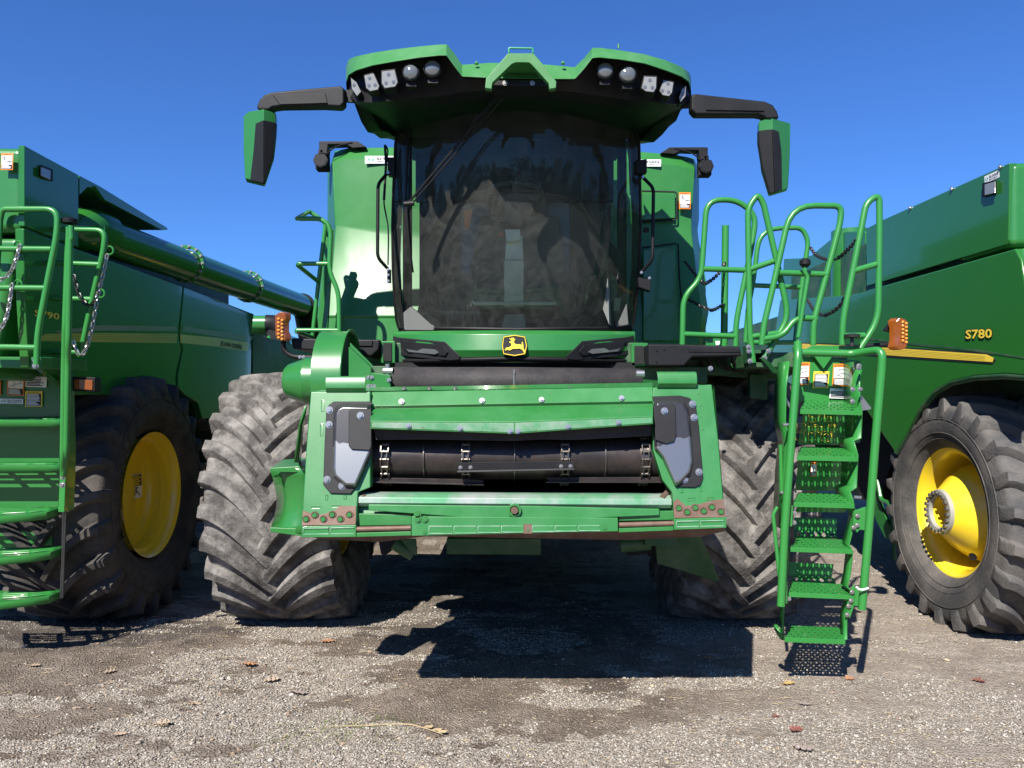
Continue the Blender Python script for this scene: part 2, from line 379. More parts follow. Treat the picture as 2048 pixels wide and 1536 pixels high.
def arc_text(parent, body, cx, cy, cz, x, r, a_mid, span, hh, out, mat, name='lettering'):
    """letters set round a side wall; angle 0 = towards the camera, 90 = up"""
    n = len(body)
    for i, ch in enumerate(body):
        if ch == ' ': continue
        t = R_(a_mid) + (i - (n - 1) / 2) / n * span * (1 if out > 0 else -1)
        rad = Vector((0, -math.cos(t), math.sin(t))); tan = None
        if out > 0: tan = Vector((0, math.sin(t), math.cos(t)))
        else: tan = Vector((0, -math.sin(t), -math.cos(t)))
        o = Vector((x, cy, cz)) + rad * r - tan * hh * .36
        q = M(); q.text(ch, o, tan, rad, hh * .72, hh); q.build('moulded_letter', mat, parent, smooth=0)
# ------------------------------------------------------------------ the middle combine
MC = thing('combine_harvester', 'middle green combine harvester facing the camera head-on with its feeder opening and cab window', 'combine harvester', (0, 6.5, 0), 'combine harvesters parked in the yard')
def mir(pts, c=2058.0): return [(c - p[0],) + tuple(p[1:]) for p in pts][::-1]

# ---- wheels
for cx_, ph, out in ((-1.77, .25, -1), (1.73, .62, 1)):
    wh, rim, xo = wheel(MC, cx_, 6.45, .985, .96, 1.02, .50, 25, 'plain', RUBBER, out, ph, A=.43, lug_h=.056, lug_w=.10)
for cx_, out in ((-1.45, -1), (1.5, 1)):
    wheel(MC, cx_, 10.3, .70, .55, .72, .38, 18, 'plain', RUBBER2, out, .1, A=.2, lug_h=.05, lug_w=.06)

# ---- feeder house
def FD(py): return 3.80 + .18 * (1065 - py) / 290.0
def FP(pts, d=0.0): return [P(x, y, FD(y) + d) for x, y in pts]
q = M()
lp = [(621, 783), (655, 783), (741, 783), (741, 975), (716, 985), (713, 1046), (603, 1050), (612, 900)]
rp = [(1306, 775), (1424, 769), (1437, 880), (1450, 1033), (1349, 1036), (1344, 985), (1325, 960), (1306, 900)]
q.prism(FP(lp), (0, .07, 0)); fl = q.build('face_plate', GREENW, MC, .006)
q = M(); q.prism(FP(rp), (0, .07, 0)); fr_ = q.build('face_plate', GREENW, MC, .006)
# hood above the opening: a folded sheet, lit faces lean forward
xs = [741, 850, 940, 1029, 1118, 1210, 1306]
def hood_rows(prof):
    rows = []
    for f in prof: rows.append([f(x) for x in xs])
    return rows
def hy(x, ye, yc): t = abs(x - 1029) / 285.0; return yc + (ye - yc) * t
def sl_(x): return -(x - 1029) * .018
q = M(); q.grid(hood_rows([
    lambda x: P(x, 772 + sl_(x), 4.16), lambda x: P(x, 781 + sl_(x), 4.02), lambda x: P(x, 807 + sl_(x), 3.97),
    lambda x: P(x, 813 + sl_(x), 3.985), lambda x: P(x, hy(x, 838, 844) + sl_(x), 3.83),
    lambda x: P(x, hy(x, 851, 866) + sl_(x), 3.835), lambda x: P(x, hy(x, 851, 866) + sl_(x) - 1, 3.90)]))
q.build('feeder_hood', GREENW, MC, .003, solid=.012)
q = M()
for a, b in ((744, 1028), (1030, 1304)):
    q.prism([P(a, hy(a, 840, 846) + sl_(a), 3.825), P(b, hy(b, 840, 846) + sl_(b), 3.825), P(b, hy(b, 851, 866) + sl_(b) - 1, 3.828), P(a, hy(a, 851, 866) + sl_(a) - 1, 3.828)], (0, .006, 0))
q.build('hood_edge_strip', WEARG, MC, .001)
q = M(); q.prism(PL([(746, 853), (1028, 864), (1303, 846), (1303, 872), (1150, 880), (1080, 879), (1030, 882), (960, 881), (850, 879), (752, 880)], 3.90), (0, .012, 0)); q.build('rubber_flap', BELT, MC, .003)
for x, y in ((817, 851.5), (920, 857), (1020, 862.5), (1036, 862.5), (1136, 853.5), (1237, 845)): bolt(MC, P(x, y, 3.822), (0, -1, .1), .008, .009)
for x, y in ((803, 803), (964, 801), (1083, 799), (1243, 796)): bolt(MC, P(x, y, 3.965), (0, -1, .25), .0085, .009)
for x in (808, 859, 910, 1140, 1230): bolt(MC, P(x, 777, 4.05), (0, -.4, 1), .009, .008)
# corner liners with bare polished steel where the crop rubs
m = bpy.data.materials.new('worn_corner_liner'); N, L = nodes(m); b = N['Principled BSDF']
tc = N.new('ShaderNodeTexCoord'); sp = N.new('ShaderNodeSeparateXYZ'); L.new(tc.outputs['Object'], sp.inputs[0])
nz = N.new('ShaderNodeTexNoise'); nz.inputs['Scale'].default_value = 7; nz.inputs['Detail'].default_value = 3; L.new(tc.outputs['Object'], nz.inputs['Vector'])
ad = N.new('ShaderNodeMath'); ad.operation = 'MULTIPLY_ADD'; ad.inputs[1].default_value = .22; L.new(nz.outputs['Fac'], ad.inputs[0]); L.new(sp.outputs['Z'], ad.inputs[2])
mr = N.new('ShaderNodeMapRange'); mr.inputs[1].default_value = 1.655; mr.inputs[2].default_value = 1.645; L.new(ad.outputs[0], mr.inputs[0])
mx = N.new('ShaderNodeMix'); mx.data_type = 'RGBA'; mx.inputs[6].default_value = (.028, .028, .031, 1); mx.inputs[7].default_value = (.24, .245, .24, 1)
L.new(mr.outputs[0], mx.inputs[0]); L.new(mx.outputs[2], b.inputs['Base Color'])
mt = N.new('ShaderNodeMath'); mt.operation = 'MULTIPLY'; mt.inputs[1].default_value = .75; L.new(mr.outputs[0], mt.inputs[0]); L.new(mt.outputs[0], b.inputs['Metallic'])
b.inputs['Roughness'].default_value = .26
LINER = m
LEFTL = [(652, 822), (657, 810), (667, 803), (745, 803), (741, 818), (744, 821), (744, 906), (727, 943), (714, 972), (701, 988), (660, 987), (646, 970), (649, 880)]
LEFTI = [(667, 826), (672, 813), (684, 808), (741, 809), (744, 822), (744, 906), (727, 943), (712, 975), (690, 975), (666, 955), (664, 940)]
PADL = [(697, 822), (701, 818), (743, 818), (743, 893), (739, 901), (703, 899), (697, 892)]
RIGHTL = [(1304, 793), (1360, 791), (1380, 796), (1392, 810), (1398, 850), (1407, 955), (1402, 970), (1390, 975), (1351, 974), (1340, 950), (1324, 915), (1309, 898), (1306, 812), (1309, 806)]
RIGHTI = [(1306, 812), (1309, 800), (1350, 799), (1368, 803), (1378, 820), (1384, 875), (1388, 925), (1382, 948), (1362, 968), (1351, 973), (1340, 950), (1324, 915), (1309, 898)]
PADR = [(1307, 812), (1345, 807), (1351, 813), (1353, 870), (1349, 884), (1332, 888), (1311, 880)]
for o_, i_, p_, bl_ in ((LEFTL, LEFTI, PADL, ((659, 820), (658, 849), (654, 959), (684, 972))), (RIGHTL, RIGHTI, PADR, ((1385, 808), (1388, 835), (1398, 944), (1369, 959)))):
    q = M(); q.prism(FP(o_, -.012), (0, .011, 0)); ln = q.build('corner_liner', PLAST, MC, .004)
    cxm = sum(a[0] for a in i_) / len(i_); cym = sum(a[1] for a in i_) / len(i_)
    inner = [(a[0] + (cxm - a[0]) * .13, a[1] + (cym - a[1]) * .07) for a in i_]
    q = M(); a_, b_ = FP(i_, -.014), FP(inner, -.045); n_ = len(a_)
    q.add(a_ + b_, [tuple(range(n_, 2 * n_))] + [(k, (k + 1) % n_, n_ + (k + 1) % n_, n_ + k) for k in range(n_)])
    q.build('raised_liner', LINER, ln, .008, seg=3)
    q = M(); q.prism(FP(p_, -.056), (0, .010, 0)); q.build('liner_pad', PLAST, ln, .004)
    for x, y in bl_: bolt(MC, P(x, y, FD(y) - .014), (0, -1, .1), .011, .010)
bolt(MC, P(721, 831, FD(831) - .058), (0, -1, .1), .011, .012); bolt(MC, P(1329, 822, FD(822) - .058), (0, -1, .1), .011, .012)
# half-round pads on the upper corners
for x0, x1, y in ((654, 733, 771), (1313, 1391, 762)):
    q = M(); a = P(x0, y, 3.99); b_ = P(x1, y, 3.99)
    ring = [(0, .045), (-.022, .038), (-.034, .012), (-.034, -.012), (-.018, -.032), (.03, -.034)]
    q.grid([[a + Vector((0, u, v)) for u, v in ring], [b_ + Vector((0, u, v)) for u, v in ring]]); q.build('corner_pad', GREENW, MC, .002, solid=.008)
# opening: dark tunnel, drum with rings and chains
q = M()
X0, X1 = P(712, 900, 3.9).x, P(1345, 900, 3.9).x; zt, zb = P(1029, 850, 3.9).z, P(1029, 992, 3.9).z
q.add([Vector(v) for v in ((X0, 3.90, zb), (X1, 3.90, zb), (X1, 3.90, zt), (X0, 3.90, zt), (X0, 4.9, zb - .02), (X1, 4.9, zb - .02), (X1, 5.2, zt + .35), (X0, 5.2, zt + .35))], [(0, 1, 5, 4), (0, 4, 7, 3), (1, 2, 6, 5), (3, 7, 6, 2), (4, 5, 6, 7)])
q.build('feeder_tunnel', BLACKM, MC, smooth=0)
dc = P(1029, 915, 4.065); rD = .118
q = M(); q.cyl(Vector((X0 + .02, dc.y, dc.z)), Vector((X1 - .02, dc.y, dc.z)), rD, 40)
drum = q.build('feeder_drum', DARKST, MC, smooth=50)
for x in (852, 1029, 1206): 
    c = P(x, 915, 4.065); q = M(); q.lathe([(-.003, rD), (-.003, rD + .012), (.003, rD + .012), (.003, rD)], c, (1, 0, 0), 40); q.build('drum_ring', CHAIN, drum)
for x in (771, 932, 1130, 1290):
    c = P(x, 915, 4.065); c.x = (x - CX) * 3.96 / F
    q = M(); q.lathe([(-.024, rD), (-.024, rD + .008), (.024, rD + .008), (.024, rD)], c, (1, 0, 0), 40); q.build('sprocket_band', CHAIN, drum)
    q = M()
    for k in range(22):
        t = 2 * math.pi * k / 22; t2 = t + 2 * math.pi * .9 / 22; r1 = rD + .022
        p0 = c + Vector((0, -math.cos(t) * r1, math.sin(t) * r1)); p1 = c + Vector((0, -math.cos(t2) * r1, math.sin(t2) * r1)); e = .019 if k % 2 else .013
        for s_ in (-1, 1): q.bar(p0 + Vector((e * s_, 0, 0)), p1 + Vector((e * s_, 0, 0)), .005, .022)
        q.cyl(p0 - Vector((.022, 0, 0)), p0 + Vector((.022, 0, 0)), .007, 8)
    q.build('feeder_chain', CHAIN, drum, smooth=40)
q = M(); q.prism([P(914, 925, 3.89), P(1149, 922, 3.89), P(1149, 938, 3.89), P(914, 944, 3.89)], (0, .012, 0)); q.prism([P(914, 941, 3.865), P(1149, 936, 3.865), P(1149, 940, 3.86), P(914, 945, 3.86)], (0, .04, 0))
sb = q.build('feeder_slat', PLAST, MC, .002)
for x in (921, 941, 1122, 1141): bolt(MC, P(x, 935 - (x - 921) * .012, 3.888), (0, -1, 0), .006, .007)
for a, b_, ya, yb in ((740, 968, 957, 962), (1092, 1330, 957, 957)):
    q = M(); q.prism([P(a, ya - 2, 3.96), P(b_ - 10, yb - 3, 3.96), P(b_, yb, 3.96), P(b_ - 5, yb + 8, 3.96), P(a + 8, ya + 8, 3.96)], (0, .012, 0)); q.prism([P(a, ya + 6, 3.93), P(b_, yb + 6, 3.93), P(b_, yb + 9, 3.93), P(a, ya + 9, 3.93)], (0, .04, 0)); q.build('feeder_slat', DARKST, MC, .002)
q = M()
for x, s_ in ((1338, 1), (716, -1)): q.tube([P(x - 8 * s_, 955, 4.02), P(x, 968, 3.99), P(x - 2 * s_, 985, 3.93), P(x - 14 * s_, 996, 3.87)], .016, 8, .03)
q.build('worn_side_edge', RUST, MC)
# sill roll and lower beam
q = M(); a, b_ = P(717, 1000, 3.86), P(1343, 1004, 3.86)
ring = [(.10, .026), (.03, .025), (0, .010), (-.004, -.012), (.010, -.028), (.05, -.028)]
q.grid([[a + Vector((0, u, v)) for u, v in ring], [b_ + Vector((0, u, v)) for u, v in ring]]); q.build('sill_roll', SILLM, MC, .002, solid=.01)
q = M(); q.prism([P(737, 1009, 3.83), P(1000, 1012, 3.83), P(1029, 1012, 3.83), P(1060, 1012, 3.83), P(1319, 1018, 3.83), P(1319, 1031, 3.83), P(1055, 1041, 3.82), P(1005, 1041, 3.82), (P(960, 1037, 3.82)), P(737, 1021, 3.83)], (0, .02, 0)); pv = q.build('pivot_plate', GREENW, MC, .004)
q = M(); q.lathe([(0, .034), (.014, .034), (.014, .022), (.004, .020), (.004, 0)], P(1029, 1020, 3.822), (0, -1, 0), 24); q.build('boss', GREENW, pv, .002)
bolt(MC, P(1029, 1020, 3.81), (0, -1, 0), .019, .016, RUST, washer=False)
q = M(); q.prism([P(716, 1008, 3.90), P(1343, 1016, 3.90), P(1345, 1045, 3.87), P(713, 1052, 3.87)], (0, .05, 0)); q.build('lower_cross_plate', GREENW, MC, .003)
q = M(); q.prism([P(711, 1027, 3.845), P(823, 1030, 3.845), P(823, 1050, 3.845), P(711, 1052, 3.845)], (0, .03, 0)); q.prism([P(1238, 1025, 3.845), P(1349, 1022, 3.845), P(1349, 1040, 3.845), P(1238, 1042, 3.845)], (0, .03, 0)); q.build('beam_plate', GREENW, MC, .003)
q = M(); q.prism([P(823, 1033, 3.81), P(1236, 1036, 3.81), P(1236, 1063, 3.80), P(823, 1072, 3.80)], (0, .09, 0)); bm_ = q.build('lower_beam', GREENW, MC, .003)
for a, b_ in ((858, 904), (908, 952), (956, 1000), (1003, 1046), (1065, 1107), (1110, 1153), (1157, 1199)):
    t = (a - 823) / 413; yt, yb = 1053 - t * 2, 1068 - t * 8
    q = M(); w_ = [P(a, yt, 3.806), P(b_, yt, 3.806), P(b_, yb, 3.80), P(a, yb, 3.80)]
    q.tube(w_ + [w_[0]], .0035, 6); q.build('pressed_frame', WEARG, bm_)
q = M(); q.prism([P(1047, 1048, 3.804), P(1064, 1048, 3.804), P(1064, 1067, 3.798), P(1047, 1067, 3.798)], (0, .006, 0)); q.build('rusty_patch', RUST, bm_)
for x, y in ((836, 1039), (850, 1039), (849, 1064), (835, 1028), (1209, 1055), (1056, 1060)): bolt(MC, P(x, y, 3.805), (0, -1, 0), .011 if x != 1056 else .006, .008, GREENW)
q = M(); q.prism([P(603, 1053, 3.80), P(712, 1050, 3.80), P(712, 1066, 3.795), P(1452, 1032, 3.80) if False else P(712, 1074, 3.795), P(603, 1075, 3.795)], (0, .12, 0)); be = q.build('beam_end', GREENW, MC, .003)
q = M(); q.prism([P(1348, 1038, 3.80), P(1453, 1035, 3.80), P(1453, 1056, 3.795), P(1348, 1060, 3.795)], (0, .12, 0)); be2 = q.build('beam_end', GREENW, MC, .003)
for pb, (a, b_, y0, y1) in ((be, (607, 657, 1057, 1069)), (be, (661, 708, 1056, 1068)), (be2, (1353, 1397, 1043, 1054)), (be2, (1401, 1447, 1042, 1053))):
    w_ = PL([(a, y0), (b_, y0 - 1), (b_, y1 - 1), (a, y1)], 3.797); q = M(); q.tube(w_ + [w_[0]], .0035, 6); q.build('pressed_frame', WEARG, pb)
q = M(); q.prism([P(713, 1066, 3.80), P(822, 1063, 3.80), P(822, 1071, 3.80), P(713, 1074, 3.80)], (0, .10, 0)); q.prism([P(1238, 1057, 3.80), P(1347, 1053, 3.80), P(1347, 1061, 3.80), P(1238, 1065, 3.80)], (0, .10, 0)); q.build('beam_lip', GREENW, MC, .002)
q = M(); q.prism([P(603, 1071, 3.86), P(1452, 1053, 3.86), P(1452, 1062, 3.9), P(1400, 1074, 3.9), P(1260, 1080, 3.9), P(850, 1073, 3.9), P(760, 1084, 3.9), P(640, 1078, 3.9)], (0, .14, 0)); q.build('beam_underside', RUST, MC, .004)
for a, b_, ya, yb in ((712, 822, 1058.5, 1056), (1238, 1348, 1050, 1047)):
    q = M(); q.cyl(P(a, ya, 3.815), P(b_, yb, 3.815), .0135, 16); q.build('lock_pin', RUST, MC, smooth=50)
for pl, dots, poly in ((fl, ((612.6, 1038), (630, 1030), (647, 1038), (665, 1029), (681, 1038), (699, 1029)), [(606, 1021), (624, 1028), (640, 1030), (668, 1022), (678, 1012), (712, 1012), (711, 1049), (604, 1051)]),
                 (fr_, ((1357, 1016), (1374, 1024), (1390, 1015), (1407, 1022), (1423, 1014), (1441, 1023)), [(1347, 1003), (1356, 998), (1372, 1012), (1400, 1008), (1420, 1002), (1447, 998), (1450, 1034), (1348, 1036)])):
    q = M(); q.prism(FP(poly, -.004), (0, .0035, 0)); q.build('rusty_patch', RUST if pl is fl else RUST, pl, smooth=0)
    for x, y in dots:
        q = M(); q.lathe([(0, .019), (.006, .019), (.006, .014), (-.0, .012)], P(x, y, FD(y) - .004), (0, -1, 0), 16); q.build('bolt_collar', RUST, pl)
        bolt(MC, P(x, y, FD(y) - .004), (0, -1, 0), .0125, .011, GREENW, washer=False)
# pressed slots on the face plates
for pts in ([(645, 800), (645, 823)], [(643, 848), (643, 872)], [(653, 990), (653, 1000)], [(690, 990), (690, 998)], [(623, 1015), (640, 1015)], [(664, 1013), (681, 1013)], [(1398, 788), (1402, 812)], [(1403, 835), (1405, 860)], [(1363, 977), (1363, 985)], [(1400, 975), (1401, 983)], [(1376, 999), (1390, 998)], [(1414, 998), (1428, 997)]):
    a, b_ = pts; n_ = (b_[0] - a[0], b_[1] - a[1]); l = math.hypot(*n_); ox, oy = -n_[1] / l * 2.6, n_[0] / l * 2.6
    q = M(); q.tube(FP([(a[0] + ox, a[1] + oy), (b_[0] + ox, b_[1] + oy), (b_[0] - ox, b_[1] - oy), (a[0] - ox, a[1] - oy), (a[0] + ox, a[1] + oy)], -.001), .0022, 5); q.build('pressed_slot', GREENW, fl if a[0] < 1000 else fr_)
# feeder body going back to the axle
q = M()
fa = [P(603, 1072, 3.90), P(1452, 1055, 3.90), P(1428, 772, 4.02), P(620, 784, 4.02)]
fb = [Vector((-.80, 6.0, .95)), Vector((.85, 6.0, .95)), Vector((.85, 6.0, 1.95)), Vector((-.80, 6.0, 1.95))]
q.add(fa + fb, [(0, 4, 7, 3), (1, 2, 6, 5), (0, 1, 5, 4), (3, 7, 6, 2), (4, 5, 6, 7)]); q.build('feeder_house', GREEN, MC, smooth=0)
# side scoops, drive drum and cone on the left of the feeder
q = M(); rows = []
for k in range(9):
    t = k / 8; rows.append([P(610, 936 + 130 * t, 4.33), P(575, 936 + 130 * t + (2 if t > .5 else -0), 4.36 + .05 * math.sin(math.pi * t)), P(541 + 14 * math.sin(math.pi * t), 938 + 124 * t, 4.42 + .22 * math.sin(math.pi * t))])
q.grid(rows); q.build('side_scoop', GREEN, MC, solid=.012)
q = M(); q.prism([P(541, 936, 4.34), P(612, 932, 4.34), P(612, 945, 4.34), P(541, 944, 4.34)], (0, .25, .03)); q.prism([P(541, 1055, 4.34), P(612, 1058, 4.34), P(612, 1074, 4.34), P(541, 1064, 4.34)], (0, .2, 0)); q.build('scoop_flange', GREEN, MC, .003)
q = M(); q.grid([[P(612, 812, 4.02), P(600, 850, 4.14), P(590, 925, 4.16)], [P(612, 812, 4.5), P(606, 850, 4.5), P(600, 925, 4.5)]]); q.build('curved_guard', GREEN, MC, solid=.012)
dcx = Vector((-1.11, 4.90, 1.87)); ax_ = Vector((1, 0, 0))
q = M(); q.lathe([(-.085, .31), (-.085, .33), (.085, .33), (.088, .342), (.095, .342)], dcx, ax_, 60, -200, 60); q.build('drive_cover', GREEN, MC, solid=.008)
q = M(); q.lathe([(.05, .325), (.05, 0)], dcx, ax_, 48); q.lathe([(-.07, .325), (-.07, 0)], dcx, ax_, 48); q.build('drive_plate', GREEND, MC)
q = M(); q.lathe([(.01, .150), (-.10, .150), (-.105, .146), (-.215, .105), (-.235, .085), (-.24, 0)], Vector((-1.195, 4.86, 1.885)), ax_, 48); q.build('drive_cone', GREEN, MC)
q = M(); q.prism([P(697, 693, 4.6), P(742, 735, 4.6), P(742, 783, 4.6), P(712, 783, 4.6), P(697, 770, 4.6)], (0, .12, 0)); q.prism([P(742, 745, 4.55), P(781, 750, 4.55), P(781, 783, 4.55), P(742, 783, 4.55)], (0, .3, 0)); q.prism([P(700, 685, 4.7), P(745, 730, 4.7), P(745, 742, 4.7), P(700, 700, 4.7)], (0, .02, 0)); dg_ = q.build('drive_bracket', GREEN, MC, .004)
for x, y in ((737, 755), (743, 755), (743, 773), (748, 773), (737, 773), (778, 760)): bolt(MC, P(x, y, 4.545), (0, -1, 0), .008, .008)
q = M(); q.prism([P(742, 732, 4.66), P(778, 732, 4.66), P(778, 750, 4.66), P(742, 750, 4.66)], (0, .05, 0)); q.build('perforated_strap', GREEND, MC, .003)
q = M(); q.cyl(P(767, 742, 4.6), P(786, 742, 4.6), .022, 14); q.cyl(P(775, 728, 4.6), P(775, 756, 4.6), .014, 10); q.cyl(P(1272, 748, 4.6), P(1288, 748, 4.6), .024, 14); q.build('roller_fitting', ZINC, MC)
# black rubber roll
q = M(); a, b_ = P(783, 757, 4.62), P(1283, 760, 4.62)
prof = [(.22, .068), (.06, .066), (.0, .052), (-.035, .015), (-.04, -.03), (-.02, -.075)]
q.grid([[a + Vector((0, u, v)) for u, v in prof], [a.lerp(b_, .5) + Vector((0, u, v + .004)) for u, v in prof], [b_ + Vector((0, u, v)) for u, v in prof]]); q.build('rubber_roll_cover', BELT, MC, solid=.012, smooth=60)
q = M(); q.prism([P(1027, 739, 4.57), P(1029, 739, 4.57), P(1029, 775, 4.57), P(1027, 775, 4.57)], (0, .004, 0)); q.build('seam_line', ZINC, MC, smooth=0)

# ---- chassis under and behind
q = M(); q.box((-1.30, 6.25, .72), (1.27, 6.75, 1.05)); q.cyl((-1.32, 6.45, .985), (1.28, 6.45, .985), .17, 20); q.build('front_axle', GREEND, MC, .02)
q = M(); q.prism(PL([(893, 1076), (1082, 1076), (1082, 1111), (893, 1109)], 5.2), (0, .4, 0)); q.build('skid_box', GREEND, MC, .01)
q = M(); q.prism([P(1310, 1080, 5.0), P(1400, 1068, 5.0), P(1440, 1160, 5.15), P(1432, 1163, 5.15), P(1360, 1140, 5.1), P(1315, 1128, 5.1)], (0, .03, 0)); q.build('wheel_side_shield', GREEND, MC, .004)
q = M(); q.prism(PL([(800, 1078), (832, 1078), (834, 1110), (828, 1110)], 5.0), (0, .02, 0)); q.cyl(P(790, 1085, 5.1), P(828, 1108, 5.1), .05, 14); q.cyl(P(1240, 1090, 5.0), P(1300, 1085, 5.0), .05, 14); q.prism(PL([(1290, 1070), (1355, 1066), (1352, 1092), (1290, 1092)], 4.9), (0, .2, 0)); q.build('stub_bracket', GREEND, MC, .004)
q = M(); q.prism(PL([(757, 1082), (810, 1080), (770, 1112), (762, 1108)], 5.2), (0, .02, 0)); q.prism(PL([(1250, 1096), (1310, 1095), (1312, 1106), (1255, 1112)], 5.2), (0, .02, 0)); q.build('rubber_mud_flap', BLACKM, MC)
q = M(); q.box((-1.15, 6.6, .75), (1.15, 11.0, 2.6)); q.box((-1.5, 6.5, 1.9), (1.55, 10.9, 3.5)); q.box((-1.52, 10.9, 1.2), (1.57, 13.6, 3.3)); q.box((-1.3, 10.0, .55), (1.3, 10.5, .85)); q.build('machine_body', GREENG, MC, .02)
q = M()
for k in range(6):
    x0 = -.7 + k * .28; q.tube([(x0, 4.9, 1.25 + .05 * (k % 3)), (x0 + .1, 5.4, 1.0 - .03 * k), (x0 + .05, 6.2, 1.1)], .018, 8, .15)
q.build('hydraulic_hose', BLACK, MC)

# ---- grain tank front panels (left lit, right with doors), faces folded forward at the bottom
def panel(name, rowsL, mat=TANKP):
    q = M(); rows = [[P(*p) for p in r] for r in rowsL]; q.grid(rows); return q.build(name, mat, MC, .01, solid=.02, smooth=25)
tpl = panel('tank_front_panel', [
    [(664, 330, 6.60), (672, 303, 6.42), (700, 297, 6.34), (790, 296, 6.3), (850, 298, 6.3)],
    [(657, 345, 6.60), (667, 325, 6.30), (700, 320, 6.25), (790, 320, 6.22), (850, 322, 6.22)],
    [(657, 440, 6.60), (672, 448, 6.27), (700, 452, 6.24), (790, 458, 6.22), (850, 462, 6.22)],
    [(668, 460, 6.55), (673, 455, 6.27), (700, 459, 6.24), (790, 473, 6.22), (850, 480, 6.22)],
    [(655, 560, 6.5), (664, 560, 6.12), (700, 565, 6.09), (790, 570, 6.07), (850, 570, 6.07)],
    [(650, 628, 6.5), (657, 632, 6.02), (700, 632, 5.99), (790, 632, 5.98), (850, 632, 5.98)],
    [(648, 640, 6.5), (656, 636, 6.03), (700, 636, 6.00), (790, 636, 5.99), (850, 636, 5.99)],
    [(640, 690, 6.5), (652, 690, 6.03), (700, 690, 6.00), (790, 690, 5.99), (850, 690, 5.99)]])
panel('tank_front_panel', [
    [(1200, 300, 6.30), (1283, 305, 6.30), (1350, 311, 6.33), (1385, 317, 6.42), (1390, 326, 6.60)],
    [(1200, 322, 6.22), (1283, 326, 6.22), (1350, 332, 6.25), (1387, 340, 6.30), (1396, 350, 6.60)],
    [(1200, 440, 6.22), (1283, 440, 6.22), (1350, 440, 6.24), (1381, 440, 6.27), (1396, 438, 6.60)],
    [(1200, 465, 6.22), (1283, 465, 6.22), (1350, 465, 6.24), (1381, 465, 6.27), (1393, 460, 6.50)],
    [(1200, 560, 6.20), (1283, 560, 6.20), (1350, 560, 6.20), (1392, 560, 6.20), (1405, 562, 6.50)],
    [(1200, 628, 6.12), (1283, 628, 6.12), (1350, 628, 6.12), (1402, 628, 6.12), (1415, 625, 6.50)],
    [(1200, 690, 6.12), (1283, 690, 6.12), (1350, 690, 6.12), (1395, 690, 6.12), (1403, 690, 6.50)]])
for c_ in ([(1284, 382), (1350, 384), (1354, 388), (1354, 437), (1350, 440), (1284, 444)], [(1283, 496), (1350, 487), (1356, 489), (1359, 560), (1364, 610), (1366, 686)]):
    q = M(); q.tube(PL(c_, 6.19 if c_[0][1] < 400 else 6.09), .007, 6); q.build('door_seam', BLACKM, MC)
q = M(); q.prism(PL([(1285, 386), (1350, 387), (1351, 436), (1285, 440)], 6.185), (0, .02, 0)); q.build('access_door', GREEN, MC, .006)
q = M(); q.prism(PL([(1286, 500), (1350, 491), (1355, 560), (1360, 682), (1286, 682)], 6.085), (0, .02, 0)); dr = q.build('access_door', GREEN, MC, .008)
q = M(); q.prism(PL([(1396, 470), (1412, 560), (1412, 690), (1404, 690), (1400, 560), (1390, 480)], 6.7), (0, .4, 0)); q.build('tank_side_trim', GREEN, MC, .006)
q = M(); q.prism(PL([(665, 452), (640, 620), (636, 690), (652, 690), (662, 560), (672, 470)], 6.75), (0, .1, 0)); q.build('tank_side_trim', GREEN, MC, .006)
q = M(); q.grid([[Vector((-1.42, 6.4, 3.80)), Vector((1.48, 6.4, 3.76))], [Vector((-1.42, 9.8, 3.76)), Vector((1.48, 9.8, 3.72))]]); q.grid([[Vector((-1.46, 6.5, 1.9)), Vector((-1.42, 6.4, 3.8))], [Vector((-1.46, 9.8, 1.9)), Vector((-1.42, 9.8, 3.76))]]); q.grid([[Vector((1.52, 6.5, 1.9)), Vector((1.48, 6.4, 3.76))], [Vector((1.52, 9.8, 1.9)), Vector((1.48, 9.8, 3.72))]]); q.build('grain_tank', GREEN, MC)
